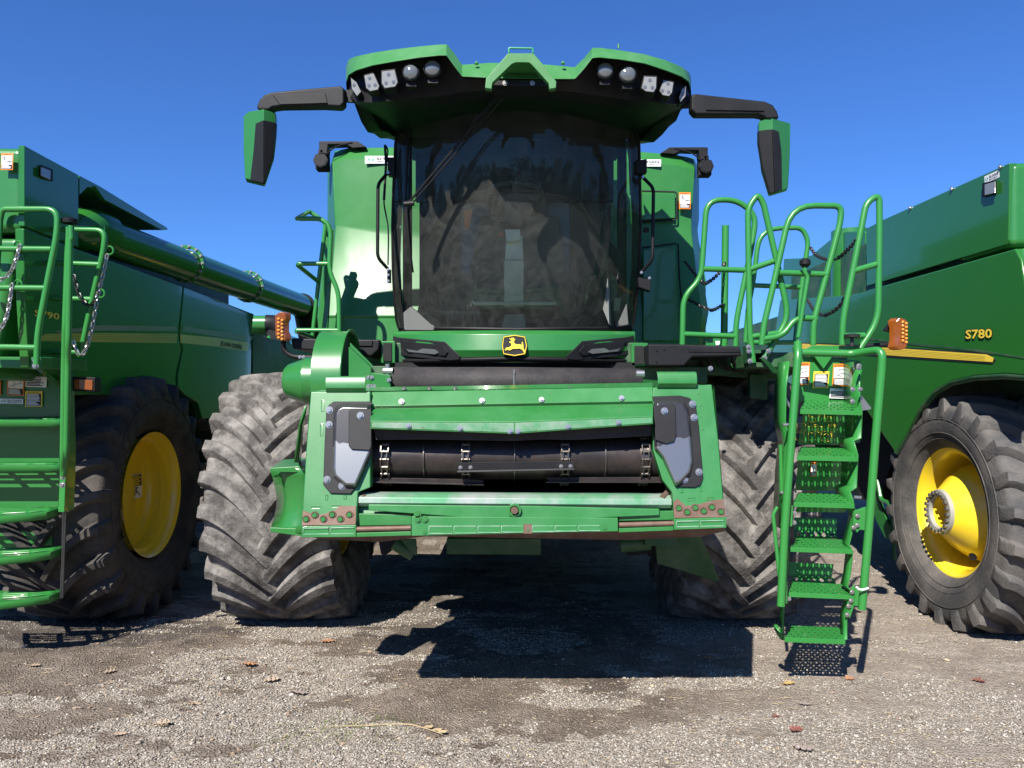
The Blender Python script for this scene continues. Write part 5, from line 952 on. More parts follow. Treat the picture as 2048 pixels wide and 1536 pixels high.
rail(LC, 'ladder_handle', [[*CR([(427, 565, 4.9), (428, 640, 4.9), (408, 1200, 4.9)], 4.9), *CC([(352, 60, 4.95), (345, 590, 4.98), (345, 680, 5.05)], 5)], [*CR([(445, 570, 4.88), (448, 650, 4.88), (440, 660, 4.88), (428, 1300, 4.9)], 4.9), *CC([(372, 60, 4.95), (362, 560, 4.98), (348, 690, 5.05)], 5)]], .019, .05)
q = M(); c_ = CR([(437, 543)], 4.9)[0]; q.lathe([(-.04, .012), (-.018, .018), (-.012, .048), (.014, .050), (.024, .03), (.024, 0)], c_, (0, 0, 1), 12); q.build('handle_knob', BLACK, LC)
for x, y in ((107, 690), (192, 678), (104, 935), (680, 722), (625, 992)):
    q = M(); c_ = CR([(x, y)], 4.85 if x < 150 else 5.2)[0]; q.tube([c_ + Vector((math.cos(t) * .028, .01, math.sin(t) * .028)) for t in [k * math.pi / 7 for k in range(14)]], .006, 6, closed=True); q.build('chain_ring', GREENR, LC)
chain(LC, CR([(125, 690), (95, 800), (50, 880), (-20, 920)], 4.83), ZINC, .040, .0055); chain(LC, CR([(75, 935), (62, 1040), (35, 1160), (-20, 1250)], 4.83), ZINC, .040, .0055)
chain(LC, CR([(672, 750), (640, 900), (608, 1020), (600, 1060)], 5.15), ZINC, .040, .0055); chain(LC, CR([(605, 1050), (575, 1220), (535, 1350), (495, 1380), (455, 1280)], 5.15), ZINC, .040, .0055)
chain(LC, CR([(462, 880), (500, 1010), (560, 1070), (605, 1020)], 5.17), CHAINB, .040, .0055); chain(LC, CR([(75, 530), (72, 640), (40, 800)], 5.2), CHAINB, .040, .0055)

# ------------------------------------------------------------------ the right combine
RC = thing('combine_harvester', 'right combine harvester with sunlit glossy side, yellow arrow stripe and domed yellow wheel', 'combine harvester', (4.8, 6.1, 0), 'combine harvesters parked in the yard')
XR = 3.35
side(RC, 'tank_side', SL([(2019, 326), (1765, 440), (1733, 457), (1733, 572), (1765, 563), (2012, 489), (2016, 480)], XR), (.05, 0, 0), GREENG, .004)
q = M(); q.prism([Vector((XR + .006, 5.17, 3.37)), Vector((6, 5.17, 3.40)), Vector((6, 5.17, 2.80)), Vector((XR + .006, 5.17, 2.80))], (0, .6, 0)); q.build('tank_front', GREEN, RC, .05, seg=4)
side(RC, 'side_panel', SL([(2030, 497), (1735, 580), (1720, 590), (1700, 640), (1690, 700), (1700, 760), (1725, 810), (1790, 905), (1812, 868), (1838, 818), (1870, 780), (1905, 762), (1950, 752), (2010, 748), (2060, 752), (2060, 640), (2042, 520)], XR), (.06, 0, 0), GREENG, .012)
q = M(); q.prism([Vector((XR + .01, 5.06, 2.78)), Vector((6, 5.06, 2.78)), Vector((6, 5.0, 1.95)), Vector((XR + .01, 5.0, 1.95))], (0, .4, 0)); q.build('front_panel', GREEN, RC, .06, seg=4)
q = M(); q.cyl(S(1700, 462, XR + .25), S(1700, 720, XR + .25), .19, 32); q.build('exhaust_tower', GREEN, RC, smooth=60)
side(RC, 'engine_cover', SL([(1731, 520), (1731, 690), (1560, 690), (1562, 600), (1567, 517), (1600, 516), (1622, 510), (1670, 470), (1690, 462), (1731, 462)], XR + .12), (.3, .2, 0), GREENG, .02)
side(RC, 'rear_side_panel', SL([(1735, 582), (1700, 590), (1560, 600), (1545, 700), (1560, 780), (1700, 800), (1730, 700)], XR + .04), (.05, 0, 0), GREENG, .01)
sp_ = [(1987, 716), (1973, 709), (1800, 697), (1690, 691), (1600, 687), (1600, 697), (1690, 704), (1800, 712), (1985, 724)]
side(RC, 'stripe_outline', SL([(1992, 720), (1976, 706), (1800, 694), (1690, 688), (1600, 685), (1600, 700), (1690, 708), (1800, 716), (1986, 728)], XR), (-.003, 0, 0), INK, 0)
side(RC, 'yellow_stripe', SL(sp_, XR - .003), (-.003, 0, 0), YELLOWD, 0)
q = M()
for k in range(4): q.prism(SL([(1970, 712 + k * 2.6), (1800, 699.5 + k * 3), (1650, 691 + k * 3), (1650, 691.6 + k * 3), (1800, 700.1 + k * 3), (1970, 712.6 + k * 2.6)], XR - .006), (-.001, 0, 0))
q.build('stripe_lines', paint('dark_yellow_line', (.5, .36, .03), .4), RC, smooth=0)
side(RC, 'dark_crease_stripe', SL([(2060, 716), (1950, 698), (1850, 688), (1740, 676), (1740, 680), (1850, 693), (1950, 703), (2060, 719)], XR), (-.003, 0, 0), GREEND, 0)
for d_, mt_, sz in ((.005, INK, 1.6), (.009, YELLOWD, 0)):
    q = M(); q.quadtext('S780', S(1931 - sz, 678 + sz, XR - d_), S(1984 + sz, 676 + sz, XR - d_), S(1931 - sz, 660 - sz, XR - d_))
    q.build('model_lettering' if sz == 0 else 'lettering_outline', mt_, RC, smooth=0)
side(RC, 'side_lamp', SL([(1969, 366), (1994, 360), (1994, 388), (1969, 395)], XR), (-.02, 0, 0), BLACK, .006)
side(RC, 'side_lamp_lens', SL([(1971, 369), (1992, 363), (1992, 386), (1971, 391)], XR - .021), (-.008, 0, 0), LENS, .004)
sticker(RC, S(1970, 367, XR), S(2000, 354, XR), S(1969, 353, XR), 'dealer')
for x, y in ((1820, 416), (1903, 378), (2000, 334)): bolt(RC, S(x, y, XR - .004), (-1, 0, 0), .010, .01)
q = M(); q.tube(SL([(1795, 905), (1815, 868), (1840, 822), (1872, 784), (1905, 764), (1950, 754), (2010, 750), (2060, 754)], XR + .03), .03, 8); q.build('wheel_arch_edge', GREEND, RC, smooth=60)
q = M(); q.prism([Vector((XR + .55, 5.1, 2.1)), Vector((XR + .55, 9.5, 2.1)), Vector((XR + .55, 9.5, .7)), Vector((XR + .55, 5.1, .7))], (1.6, 0, 0)); q.box((XR + .1, 6.2, 2.0), (5.6, 9.5, 3.3)); q.box((XR + .2, 9.5, 1.1), (5.6, 13.0, 2.9)); q.build('machine_body', GREEND, RC)
q = M(); q.prism(SL([(1745, 960), (1760, 1010), (1778, 1050), (1788, 1058), (1785, 1085), (1770, 1075), (1752, 1040), (1738, 1000)], XR + .25), (.03, 0, 0)); q.tube(SL([(1755, 960), (1762, 1000), (1780, 1006), (1786, 1050), (1790, 1120)], XR + .22), .02, 8, .05); q.build('axle_bracket', GREEN, RC)
q = M(); q.prism(SL([(1700, 770), (1790, 905), (1760, 1000), (1720, 1000), (1700, 900)], XR + .4), (.1, 0, 0)); q.build('chassis_plate', BLACKM, RC)
cR = Vector((3.43 + .31, 6.08, .885))
wh, rim, xo = wheel(RC, cR.x, cR.y, cR.z, .72, .93, .49, 22, 'dome', RUBBER3, -1, .1, A=.36, lug_h=.058, lug_w=.085)
hx = cR.x + xo * .95
q = M(); q.lathe([(0, .178), (-.03, .175), (-.03, .128), (.06, .125)], (hx, cR.y, cR.z), (1, 0, 0), 40); hb = q.build('hub_ring', HUBW, wh, .003)
for k in range(20):
    t = 2 * math.pi * k / 20; bolt(wh, Vector((hx - .032, cR.y - math.cos(t) * .152, cR.z + math.sin(t) * .152)), (-1, 0, 0), .016, .022, name='wheel_bolt', washer=False)
q = M(); q.lathe([(0, .03), (.004, .03), (.004, 0)], (cR.x + xo * .72, cR.y - .27, cR.z - .30), (1, .7, .5), 14); q.build('dome_hole', BLACKM, wh)
arc_text(wh, '520/85R38', cR.x, cR.y, cR.z, cR.x - .362, .70, 98, 1.15, .065, -1, paint('raised_grey_rubber', (.10, .09, .08), .8))
arc_text(wh, 'FIRESTONE', cR.x, cR.y, cR.z, cR.x - .362, .66, -10, 2.0, .075, -1, MATS['raised_grey_rubber']) if False else None

# ------------------------------------------------------------------ machines farther back
BG = thing('combine_harvester', 'distant combine with orange triangle and black chaff hood, seen between the left and middle combines', 'combine harvester', (-4.7, 14, 0), 'combine harvesters parked in the yard')
D = 13.0
q = M(); q.prism(PL([(440, 722), (500, 722), (560, 705), (640, 700), (760, 700), (760, 900), (440, 900)], D), (0, 3, 0)); q.build('rear_body', GREEN, BG, .04)
q = M(); q.prism(PL([(500, 655), (530, 655), (570, 690), (600, 720), (640, 735), (500, 735)], D + .2), (0, 2.5, 0)); q.prism(PL([(640, 650), (760, 650), (760, 720), (600, 720)], D + 1), (0, 2.5, 0)); q.build('rear_panel', GREEN, BG, .04)
q = M(); q.prism(PL([(500, 700), (525, 668), (560, 690), (570, 700), (560, 707), (500, 716)], D - .15), (0, .4, 0)); q.prism(PL([(535, 640), (555, 650), (575, 690), (560, 700), (530, 672)], D - .1), (0, .3, 0)); q.build('chaff_hood', BLACK, BG, .05)
q = M(); q.cyl(P(480, 647, D), P(534, 647, D), .135, 24); q.build('unloading_tube', GREEN, BG, smooth=60); q = M(); q.tube([P(533, 647, D - .01), P(548, 647, D), P(556, 658, D)], [.15, .155, .12], 18); q.build('spout_boot', PLAST, BG, smooth=60)
q = M(); q.prism(PL([(501, 749), (508, 726), (521, 746), (520, 749)], D - .2), (0, .02, 0)); q.build('slow_vehicle_triangle', SMV, BG)
q = M(); q.prism(PL([(521, 726), (533, 727), (535, 739), (529, 740), (521, 730)], D - .12), (0, .02, 0)); q.build('handle_recess', BLACK, BG, .01)
q = M(); q.prism(PL([(532, 675), (538, 670), (546, 686), (542, 689)], D - .2), (0, .02, 0)); q.build('tube_bracket', GREENR, BG)
q = M(); q.prism(PL([(605, 650), (612, 645), (640, 645), (640, 665), (605, 665)], D + .5), (0, .4, 0)); q.build('roof_box', BLACK, BG, .02)
wheel(BG, -3.4, 13.7, .6, .6, .62, .33, 16, 'plain', RUBBER2, 1, .2, A=.25, lug_h=.05, lug_w=.06)
BG2 = thing('combine_harvester', 'far combine with only its green roofline showing behind the right platform railings', 'combine harvester', (4.6, 19, 0), 'combine harvesters parked in the yard')
D = 17.5
q = M(); q.prism(PL([(1405, 690), (1410, 668), (1425, 665), (1470, 670), (1490, 680), (1700, 680), (1700, 860), (1405, 860)], D), (0, 3, 0)); q.build('rear_body', GREEN, BG2, .04)
q = M(); q.box(tuple(P(1412, 676, D - .1)), tuple(P(1420, 668, D + .1))); q.build('rear_lamp', LENS, BG2); q = M(); q.prism(PL([(1431, 682), (1440, 682), (1438, 690), (1432, 690)], D - .1), (0, .02, 0)); q.build('rear_decal', WHITE, BG2)
q = M(); q.prism(PL([(1525, 757), (1532, 757), (1532, 768), (1525, 768)], D - 5), (0, .05, 0)); q.build('rear_reflector', SMV, BG2)
wheel(BG2, 6.0, 18.5, .6, .6, .62, .33, 16, 'plain', RUBBER2, -1, .2, A=.25, lug_h=.05, lug_w=.06)
# ------------------------------------------------------------------ ground, gravel, litter
def vnoise(x, y, seed):
    xi = np.floor(x).astype(np.int64); yi = np.floor(y).astype(np.int64); fx = x - xi; fy = y - yi
    fx = fx * fx * (3 - 2 * fx); fy = fy * fy * (3 - 2 * fy)
    def h(a, b):
        n = (a * 374761393 + b * 668265263 + seed * 974711) & 0xffffffff
        n = ((n ^ (n >> 13)) * 1274126177) & 0xffffffff
        return ((n ^ (n >> 16)) & 0xffff) / 65535.0
    return (h(xi, yi) * (1 - fx) + h(xi + 1, yi) * fx) * (1 - fy) + (h(xi, yi + 1) * (1 - fx) + h(xi + 1, yi + 1) * fx) * fy
def fbm(x, y, s, oct=4, seed=1):
    t = 0; a = .5; tot = 0
    for k in range(oct): t = t + a * vnoise(x * s, y * s, seed + k * 17); tot += a; s *= 2.03; a *= .55
    return t / tot
def gmask(x, y):      # 1 = loose pale gravel, 0 = bare dirt; ragged streaks run across the yard
    m = fbm(x * .55 + .15 * y, y * 1.25, 2.3, 6, 3); m2 = fbm(x * .8, y * 1.5, 7.5, 4, 57)
    m = m * .68 + m2 * .32
    near = np.clip((4.22 - y + .18 * np.sin(x * 1.9 + .5)) / .45, 0, 1) * np.clip(1.6 - np.abs(x + .25) / 1.5, 0, 1) * .16
    band = np.exp(-((y - 4.55) / .22) ** 2) * np.exp(-((x + .3) / .9) ** 2) * .06
    return np.clip((m + near - band - .475) / .085, 0, 1)
def gpale(x, y): return np.clip((x - .75 + (fbm(x, y, 1.4, 4, 77) - .5) * 2.2) / .9, 0, 1)
def gheight(x, y):
    g = gmask(x, y); fine = fbm(x, y, 14, 3, 9) - .5
    z = (fbm(x, y, .7, 3, 21) - .5) * .05 + (fbm(x * .7, y * 1.5, 4.5, 3, 31) - .5) * .022 + fine * .020 * (0.6 + g) + (fbm(x * .8, y, 30, 2, 41) - .5) * .008
    flat = np.exp(-(((np.abs(x) - 1.75) / .7) ** 2)) * np.exp(-((y - 6.45) / .6) ** 2)
    return z * (1 - .9 * flat) - .006 * flat
def axis(lo, a, b, step, hi, grow=1.25):
    mid = list(np.arange(a, b, step)); L_ = []; R2 = []; v = a; s = step
    while v > lo: s *= grow; v -= s; L_.append(v)
    v = b; s = step
    while v < hi: s *= grow; v += s; R2.append(v)
    return np.array(L_[::-1] + mid + R2)
xa = axis(-400, -5.5, 5.5, .018, 400); ya = axis(-400, 3.2, 8.2, .016, 500)
Xg, Yg = np.meshgrid(xa, ya); far = np.clip((np.maximum(np.abs(Xg) - 12, 0) + np.maximum(np.abs(Yg - 5) - 12, 0)) / 20, 0, 1)
Zg = gheight(Xg, Yg) * (1 - far)
nY, nX = Xg.shape
co = np.stack([Xg, Yg, Zg], -1).reshape(-1, 3)
idx = np.arange(nY * nX).reshape(nY, nX); fc = np.stack([idx[:-1, :-1], idx[:-1, 1:], idx[1:, 1:], idx[1:, :-1]], -1).reshape(-1, 4)
def np_mesh(name, co, fc):
    me = bpy.data.meshes.new(name); me.vertices.add(len(co)); me.vertices.foreach_set('co', co.astype(np.float32).ravel())
    k = fc.shape[1]; me.loops.add(fc.size); me.loops.foreach_set('vertex_index', fc.astype(np.int32).ravel())
    me.polygons.add(len(fc)); me.polygons.foreach_set('loop_start', np.arange(0, fc.size, k, dtype=np.int32)); me.polygons.foreach_set('loop_total', np.full(len(fc), k, dtype=np.int32))
    me.update(calc_edges=True); return me
me = np_mesh('ground', co, fc); me.polygons.foreach_set('use_smooth', np.ones(len(fc), dtype=bool))
at = me.attributes.new('gravel', 'FLOAT', 'POINT'); at.data.foreach_set('value', gmask(Xg, Yg).astype(np.float32).ravel())
ground = bpy.data.objects.new('ground', me); COL.objects.link(ground); tag(ground, 'grey-brown dirt yard strewn with pale crushed gravel', kind='structure')
at = me.attributes.new('pale', 'FLOAT', 'POINT'); at.data.foreach_set('value', gpale(Xg, Yg).astype(np.float32).ravel())
gm = bpy.data.materials.new('gravel_dirt'); N, L = nodes(gm); b = N['Principled BSDF']; tc = N.new('ShaderNodeTexCoord')
av = N.new('ShaderNodeAttribute'); av.attribute_name = 'gravel'
def vor(s, feat='F1'):
    v = N.new('ShaderNodeTexVoronoi'); v.inputs['Scale'].default_value = s; v.feature = feat; L.new(tc.outputs['Object'], v.inputs['Vector']); return v
v1 = vor(85); v2 = vor(150); nz = N.new('ShaderNodeTexNoise'); nz.inputs['Scale'].default_value = 2.2; nz.inputs['Detail'].default_value = 12; nz.inputs['Roughness'].default_value = .7; L.new(tc.outputs['Object'], nz.inputs['Vector'])
nf = N.new('ShaderNodeTexNoise'); nf.inputs['Scale'].default_value = 45; nf.inputs['Detail'].default_value = 8; nf.inputs['Roughness'].default_value = .75; L.new(tc.outputs['Object'], nf.inputs['Vector'])
def ramp(src, stops):
    r = N.new('ShaderNodeValToRGB'); r.color_ramp.elements[0].position = stops[0][0]; r.color_ramp.elements[0].color = stops[0][1] + (1,)
    r.color_ramp.elements[1].position = stops[-1][0]; r.color_ramp.elements[1].color = stops[-1][1] + (1,)
    for p, c in stops[1:-1]: e = r.color_ramp.elements.new(p); e.color = c + (1,)
    L.new(src, r.inputs[0]); return r.outputs[0]
peb = ramp(v1.outputs['Color'], [(.0, (.11, .09, .07)), (.35, (.22, .185, .148)), (.7, (.36, .32, .265)), (1, (.54, .50, .43))])
peb2 = ramp(v2.outputs['Color'], [(.0, (.10, .083, .067)), (.5, (.26, .225, .185)), (1, (.50, .46, .40))])
mp = N.new('ShaderNodeMix'); mp.data_type = 'RGBA'; L.new(nf.outputs['Fac'], mp.inputs[0]); L.new(peb, mp.inputs[6]); L.new(peb2, mp.inputs[7])
drt = ramp(nz.outputs['Fac'], [(.30, (.095, .074, .056)), (.5, (.165, .134, .106)), (.7, (.26, .22, .178))])
pa = N.new('ShaderNodeAttribute'); pa.attribute_name = 'pale'
drp = ramp(nz.outputs['Fac'], [(.30, (.20, .165, .132)), (.5, (.28, .24, .196)), (.7, (.36, .315, .265))])
mq = N.new('ShaderNodeMix'); mq.data_type = 'RGBA'; L.new(pa.outputs['Fac'], mq.inputs[0]); L.new(drt, mq.inputs[6]); L.new(drp, mq.inputs[7]); drt = mq.outputs[2]
md = N.new('ShaderNodeMix'); md.data_type = 'RGBA'; md.blend_type = 'MULTIPLY'; md.inputs[0].default_value = .8; L.new(drt, md.inputs[6]); L.new(ramp(nf.outputs['Fac'], [(.3, (.5, .48, .46)), (.5, (1, 1, 1)), (.7, (1.7, 1.7, 1.7))]), md.inputs[7])
mk = N.new('ShaderNodeMath'); mk.operation = 'MULTIPLY_ADD'; mk.inputs[1].default_value = 1.3; L.new(nf.outputs['Fac'], mk.inputs[0]); L.new(av.outputs['Fac'], mk.inputs[2])
mr = N.new('ShaderNodeMapRange'); mr.inputs[1].default_value = .95; mr.inputs[2].default_value = 1.25; L.new(mk.outputs[0], mr.inputs[0])
mg = N.new('ShaderNodeMix'); mg.data_type = 'RGBA'; L.new(mr.outputs[0], mg.inputs[0]); L.new(md.outputs[2], mg.inputs[6]); L.new(mp.outputs[2], mg.inputs[7])
# dark patches: oil spots, plus a broad brown one under the middle combine
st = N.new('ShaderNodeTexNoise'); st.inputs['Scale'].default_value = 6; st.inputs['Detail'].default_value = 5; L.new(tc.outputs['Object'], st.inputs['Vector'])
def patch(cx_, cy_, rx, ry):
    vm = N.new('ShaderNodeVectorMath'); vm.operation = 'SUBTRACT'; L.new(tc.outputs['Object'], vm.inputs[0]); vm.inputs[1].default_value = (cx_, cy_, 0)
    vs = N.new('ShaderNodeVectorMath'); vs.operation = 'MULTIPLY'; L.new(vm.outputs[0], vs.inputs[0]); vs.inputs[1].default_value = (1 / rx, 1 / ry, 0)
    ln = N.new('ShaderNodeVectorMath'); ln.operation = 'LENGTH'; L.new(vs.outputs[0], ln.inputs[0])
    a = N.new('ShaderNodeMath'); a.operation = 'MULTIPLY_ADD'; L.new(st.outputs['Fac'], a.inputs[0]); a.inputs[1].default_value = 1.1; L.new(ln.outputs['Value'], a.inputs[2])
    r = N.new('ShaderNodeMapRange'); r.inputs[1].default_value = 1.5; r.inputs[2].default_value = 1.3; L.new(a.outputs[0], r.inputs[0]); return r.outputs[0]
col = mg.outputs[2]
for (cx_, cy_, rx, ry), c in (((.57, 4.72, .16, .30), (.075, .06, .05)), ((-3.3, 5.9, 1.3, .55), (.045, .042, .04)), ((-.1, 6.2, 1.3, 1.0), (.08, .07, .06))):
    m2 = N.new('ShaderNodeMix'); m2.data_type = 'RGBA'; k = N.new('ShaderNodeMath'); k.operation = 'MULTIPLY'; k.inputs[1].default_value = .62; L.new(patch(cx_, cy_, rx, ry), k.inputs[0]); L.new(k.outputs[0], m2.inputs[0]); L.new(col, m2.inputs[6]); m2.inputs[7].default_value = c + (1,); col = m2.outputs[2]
L.new(col, b.inputs['Base Color']); b.inputs['Roughness'].default_value = .95; b.inputs['Specular IOR Level'].default_value = .2
bp = N.new('ShaderNodeBump'); bp.inputs['Strength'].default_value = 1.0; bp.inputs['Distance'].default_value = .011
hm = N.new('ShaderNodeMath'); hm.operation = 'MULTIPLY_ADD'; L.new(v1.outputs['Distance'], hm.inputs[0]); hm.inputs[1].default_value = -1.2; L.new(nf.outputs['Fac'], hm.inputs[2])
L.new(hm.outputs[0], bp.inputs['Height']); L.new(bp.outputs[0], b.inputs['Normal']); me.materials.append(gm)
# loose stones: real geometry, countless
rng = np.random.default_rng(11)
def scatter(name, n, x0, x1, y0, y1, smin, smax, thr, mat, label, flat=.6):
    x = rng.uniform(x0, x1, n); y = y0 + (y1 - y0) * rng.random(n) ** 1.25
    keep = gmask(x, y) + rng.normal(0, .22, n) > thr; x = x[keep]; y = y[keep]; n = len(x)
    s = smin + (smax - smin) * rng.random(n) ** 3.2
    base = np.array([[1, 0, 0], [.4, .9, 0], [-.7, .75, 0], [-1, -.1, 0], [-.35, -.95, 0], [.65, -.8, 0], [.25, .2, 1], [-.35, -.15, .9], [0, 0, -.8]], float)
    tri = np.array([[0, 1, 6], [1, 2, 6], [2, 7, 6], [2, 3, 7], [3, 4, 7], [4, 5, 7], [5, 6, 7], [5, 0, 6], [1, 0, 8], [2, 1, 8], [3, 2, 8], [4, 3, 8], [5, 4, 8], [0, 5, 8]])
    V = base[None] * (1 + rng.normal(0, .17, (n, 9, 3))); V[:, :, 2] *= flat
    V[:, :, 0] *= rng.uniform(.8, 1.5, n)[:, None]; t = rng.uniform(0, 6.28, n); c, s_ = np.cos(t)[:, None], np.sin(t)[:, None]
    vx = V[:, :, 0] * c - V[:, :, 1] * s_; vy = V[:, :, 0] * s_ + V[:, :, 1] * c
    V = np.stack([vx, vy, V[:, :, 2]], -1) * s[:, None, None]
    V += np.stack([x, y, gheight(x, y) + s * .22], -1)[:, None]
    me = np_mesh(name, V.reshape(-1, 3), (tri[None] + (np.arange(n) * 9)[:, None, None]).reshape(-1, 3))
    a = me.attributes.new('tone', 'FLOAT', 'POINT'); a.data.foreach_set('value', np.repeat(rng.random(n), 9).astype(np.float32)); me.materials.append(mat)
    o = bpy.data.objects.new(name, me); COL.objects.link(o); return tag(o, label, kind='stuff')
sm = bpy.data.materials.new('gravel_stone'); N, L = nodes(sm); b = N['Principled BSDF']; av = N.new('ShaderNodeAttribute'); av.attribute_name = 'tone'
L.new(ramp(av.outputs['Fac'], [(0, (.13, .11, .088)), (.4, (.26, .23, .19)), (.75, (.34, .31, .262)), (.95, (.46, .435, .39)), (1, (.40, .30, .17))]), b.inputs['Base Color']); b.inputs['Roughness'].default_value = .9
scatter('gravel', 150000, -2.9, 3.0, 3.4, 6.4, .0020, .0085, .50, sm, 'pale crushed gravel lying over the dirt')
scatter('gravel', 16000, -5.5, 5.5, 4.6, 9.5, .004, .013, .45, sm, 'coarser pale gravel farther back under the machines')
scatter('pebbles', 900, -3.5, 3.8, 3.5, 7, .009, .019, .35, sm, 'scattered larger pale pebbles', .5)
cm = paint('dirt_clod', (.23, .19, .15), .95, spec=.1, var=.5, scale=9)
scatter('dirt_clods', 26000, -3.4, 3.6, 3.4, 7.0, .0018, .010, -.15, cm, 'small crumbs and clods of brown dirt', .55)
# dry straw and stalk bits
q = M(); rs = random.Random(4)
for k in range(420):
    x = rs.uniform(-3.2, 3.4); y = rs.uniform(3.6, 6.3); a = rs.uniform(-.5, .5) + (math.pi / 2 if rs.random() < .12 else 0); l = rs.uniform(.015, .07) * (2 if rs.random() < .06 else 1); z = float(gheight(np.array([x]), np.array([y]))[0])
    p = Vector((x, y, z + .006)); d = Vector((math.cos(a), math.sin(a), rs.uniform(-.03, .1))); q.tube([p, p + d * l * .5 + Vector((0, 0, .004)), p + d * l + Vector((rs.uniform(-.1, .1) * l, rs.uniform(-.1, .1) * l, 0))], .0011, 4)
o = q.build('dry_straw', paint('straw', (.42, .34, .20), .8, var=.4, scale=20), None, smooth=0); tag(o, 'scattered bits of dry straw on the dirt', kind='stuff')
q = M()
for k in range(360):
    x = rs.gauss(-1.9, .8) if k % 3 else rs.uniform(-3, 3.2); y = rs.uniform(3.7, 5.6); z = float(gheight(np.array([x]), np.array([y]))[0]) + .006; s_ = rs.uniform(.006, .020); a = rs.uniform(0, 6.28)
    u = Vector((math.cos(a), math.sin(a), rs.uniform(-.2, .3))) * s_; v = Vector((-math.sin(a), math.cos(a), rs.uniform(-.1, .6))) * s_ * rs.uniform(.3, .7); c = Vector((x, y, z))
    q.add([c - u, c - v * .8, c + u * .9 + v * .3, c + v, c + Vector((0, 0, s_ * .35))], [(0, 1, 4), (1, 2, 4), (2, 3, 4), (3, 0, 4)])
o = q.build('leaf_litter', paint('broken_leaf_litter', (.24, .175, .12), .8, var=.5, scale=5), None, smooth=0); tag(o, 'broken bits of dry tan leaves scattered over the dirt', kind='stuff')
q = M()
for k in range(260):
    cx_, cy_ = (-1.05, 4.0) if k % 2 else (-.85, 4.15); x = rs.gauss(cx_, .16); y = rs.gauss(cy_, .10); z = float(gheight(np.array([x]), np.array([y]))[0]); a = rs.uniform(0, 6.28); h_ = rs.uniform(.008, .028)
    p = Vector((x, y, z)); q.tube([p, p + Vector((math.cos(a) * .008, math.sin(a) * .008, h_ * .7)), p + Vector((math.cos(a) * .02, math.sin(a) * .02, h_))], [.0013, .001, .0003], 3)
o = q.build('grass', paint('sprout_green', (.14, .20, .05), .8, var=.3), None, smooth=0); tag(o, 'thin tufts of sprouting grass in the dirt', kind='stuff')
# fallen oak leaves, each a thing
def leaf(px, py, size, ang, mat, label, curl=.4, seed=0):
    rl = random.Random(seed); c = G(px, py); c.z = float(gheight(np.array([c.x]), np.array([c.y]))[0]) + .006
    L_ = size * 1.05 / F * c.y; pts = []
    prof = [(-.5, .02), (-.42, .10), (-.34, .26), (-.28, .10), (-.16, .34), (-.10, .36), (-.04, .13), (.10, .38), (.16, .34), (.18, .12), (.32, .24), (.36, .10), (.5, .01)]
    up = [(a, b_ * rl.uniform(.8, 1.15)) for a, b_ in prof]; dn = [(a + rl.uniform(-.02, .02), -b_ * rl.uniform(.8, 1.15)) for a, b_ in prof]
    q = M(); ca, sa = math.cos(ang), math.sin(ang); rows = [[], [], []]
    for i in range(len(prof)):
        for r_, (a, b_) in ((0, up[i]), (1, (prof[i][0], 0)), (2, dn[i])):
            z = curl * L_ * (abs(b_) * 1.1 + a * a * .8) * (1 + .5 * math.sin(i * 2.1 + seed)); xx, yy = a * L_, b_ * L_ * 1.1
            rows[r_].append(c + Vector((xx * ca - yy * sa, xx * sa + yy * ca, z)))
    q.grid(rows); q.tube([rows[1][0], rows[1][0] - Vector((ca, sa, -.15)) * L_ * .22], .0012, 4)
    o = q.build('oak_leaf', mat, None, smooth=0, solid=.0008)
    tag(o, label, 'leaf', 'fallen oak leaves on the yard'); return o
TAN = paint('dry_tan_leaf', (.30, .23, .165), .75, var=.25, scale=40); OR_ = paint('dry_orange_leaf', (.30, .15, .075), .75, var=.25, scale=40); GRY = paint('dry_grey_leaf', (.22, .18, .16), .75, var=.25, scale=40); RED = paint('dry_red_leaf', (.17, .06, .045), .7, var=.25, scale=40); YEL = paint('dry_yellow_leaf', (.38, .26, .10), .7, var=.25, scale=40)
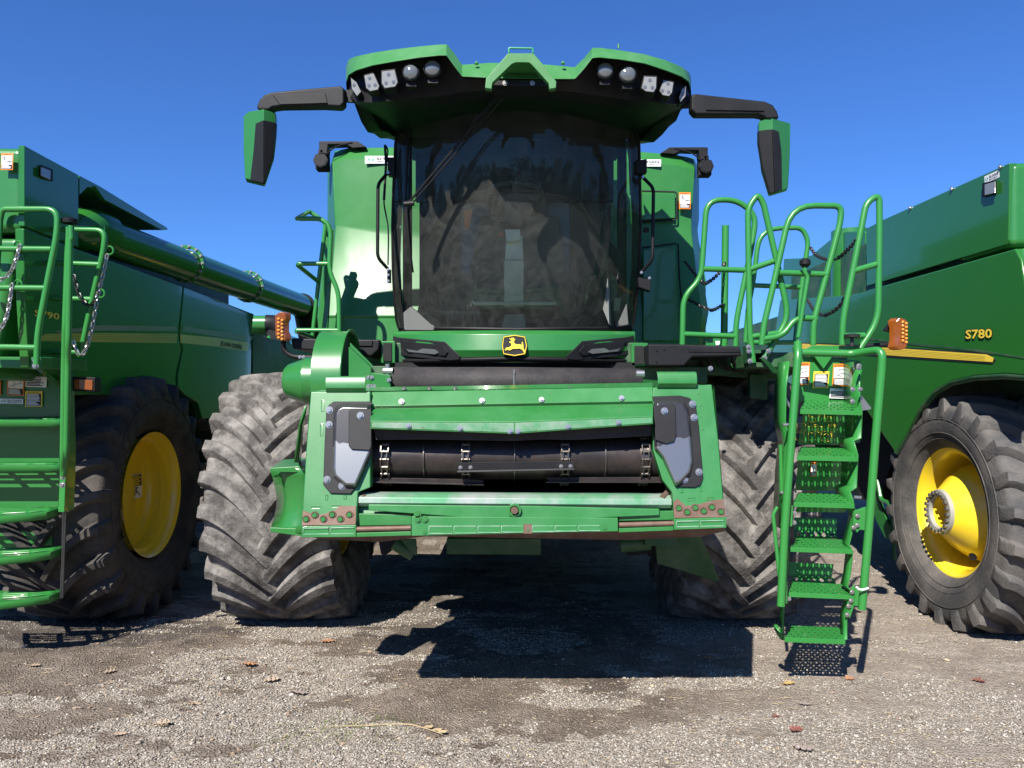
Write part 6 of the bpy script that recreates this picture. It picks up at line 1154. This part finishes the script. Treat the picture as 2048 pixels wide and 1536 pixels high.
for args in ((656, 1286, 26, .2, OR_, 'small orange oak leaf in front of the dusty left front tyre of the middle combine'), (545, 1361, 32, .5, TAN, 'broad tan oak leaf, the lobed one left of the middle combine shadow'), (500, 1333, 30, -.1, OR_, 'flat orange-brown leaf left of and above the broad tan oak leaf'), (325, 1452, 34, .3, TAN, 'curled tan leaf lying in the left foreground dirt'), (220, 1345, 26, .6, TAN, 'curled tan leaf nearest to the tip of the left ladder shadow'),
             (600, 1388, 34, -.3, GRY, 'pale spidery oak leaf right of the broad tan leaf'), (1578, 1369, 26, .4, YEL, 'yellow oak leaf just below the right ladder shadow'), (1610, 1412, 24, -.2, GRY, 'grey curled leaf in the pale dirt below the yellow leaf'), (1552, 1435, 16, .5, RED, 'tiny red leaf on the pale dirt right of centre foreground'), (1606, 1499, 44, -.4, GRY, 'largest grey oak leaf at the bottom right foreground'),
             (1592, 1462, 30, .7, RED, 'reddish shredded leaf just above the largest grey oak leaf'), (1958, 1362, 24, -.3, RED, 'small red leaf on the dirt below the right combine wheel'), (1418, 1318, 22, .3, OR_, 'orange leaf lying inside the middle combine shadow'), (240, 1471, 28, .2, TAN, 'flat tan leaf near the bottom left corner of the yard'), (392, 1409, 28, -.5, TAN, 'pale tan leaf between the curled tan leaf and the broad tan leaf'), (70, 1336, 22, .1, TAN, 'small tan leaf at the far left edge of the yard'), (1700, 1356, 20, .5, OR_, 'orange-brown leaf right of the ladder shadow on the pale dirt')):
    leaf(*args, seed=int(args[0]))
# corn stalk
q = M(); pts = [G(x, y) + Vector((0, 0, .014)) for x, y in ((640, 1458), (722, 1457), (790, 1453), (822, 1454), (855, 1463), (885, 1474))]
q.tube(pts, [.002, .0035, .004, .004, .003, .002], 8); 
for k, (x, y) in enumerate(((845, 1460), (862, 1466), (872, 1470))):
    p = G(x, y) + Vector((0, 0, .014)); q.grid([[p, p + Vector((.02, .012, .006))], [p + Vector((.05, -.015, .004)), p + Vector((.06, .0, .012))]])
o = q.build('corn_stalk', paint('corn_stalk_husk', (.34, .26, .15), .65, var=.3, scale=18), None, smooth=60); tag(o, 'long dry yellow corn stalk lying on the gravel in the centre foreground', 'corn stalk')
# tree belt round the yard (mirrored in the glossy paint and glass)
rt = random.Random(9); vs = []; fs = []
for k in range(110):
    a = R_(k * 360 / 110 + rt.uniform(-1, 1)); R0 = rt.uniform(62, 80); x, y = math.sin(a) * R0, math.cos(a) * R0
    if y > 0 and abs(x) < .9 * y: continue
    H = rt.uniform(7, 14); r0 = rt.uniform(3, 5)
    for j in range(330):
        u = rt.random(); zz = 1.2 + u * H; rr = r0 * math.sqrt(max(.05, 1 - (u * 1.05 - .35) ** 2 * 1.6)) * rt.random() ** .4; b_ = rt.uniform(0, 6.28)
        c = Vector((x + math.cos(b_) * rr, y + math.sin(b_) * rr, zz)); e = [Vector((rt.uniform(-1, 1), rt.uniform(-1, 1), rt.uniform(-1, 1))) * .75 for _ in range(3)]
        n0 = len(vs); vs += [tuple(c + q_) for q_ in e]; fs.append((n0, n0 + 1, n0 + 2))
me = bpy.data.meshes.new('wood'); me.from_pydata(vs, [], fs); me.materials.append(paint('far_foliage', (.045, .07, .025), .9, var=.4, scale=.3))
o = bpy.data.objects.new('tree_line', me); COL.objects.link(o); tag(o, 'distant tree line on the far side of the yard, behind the viewer', kind='stuff')
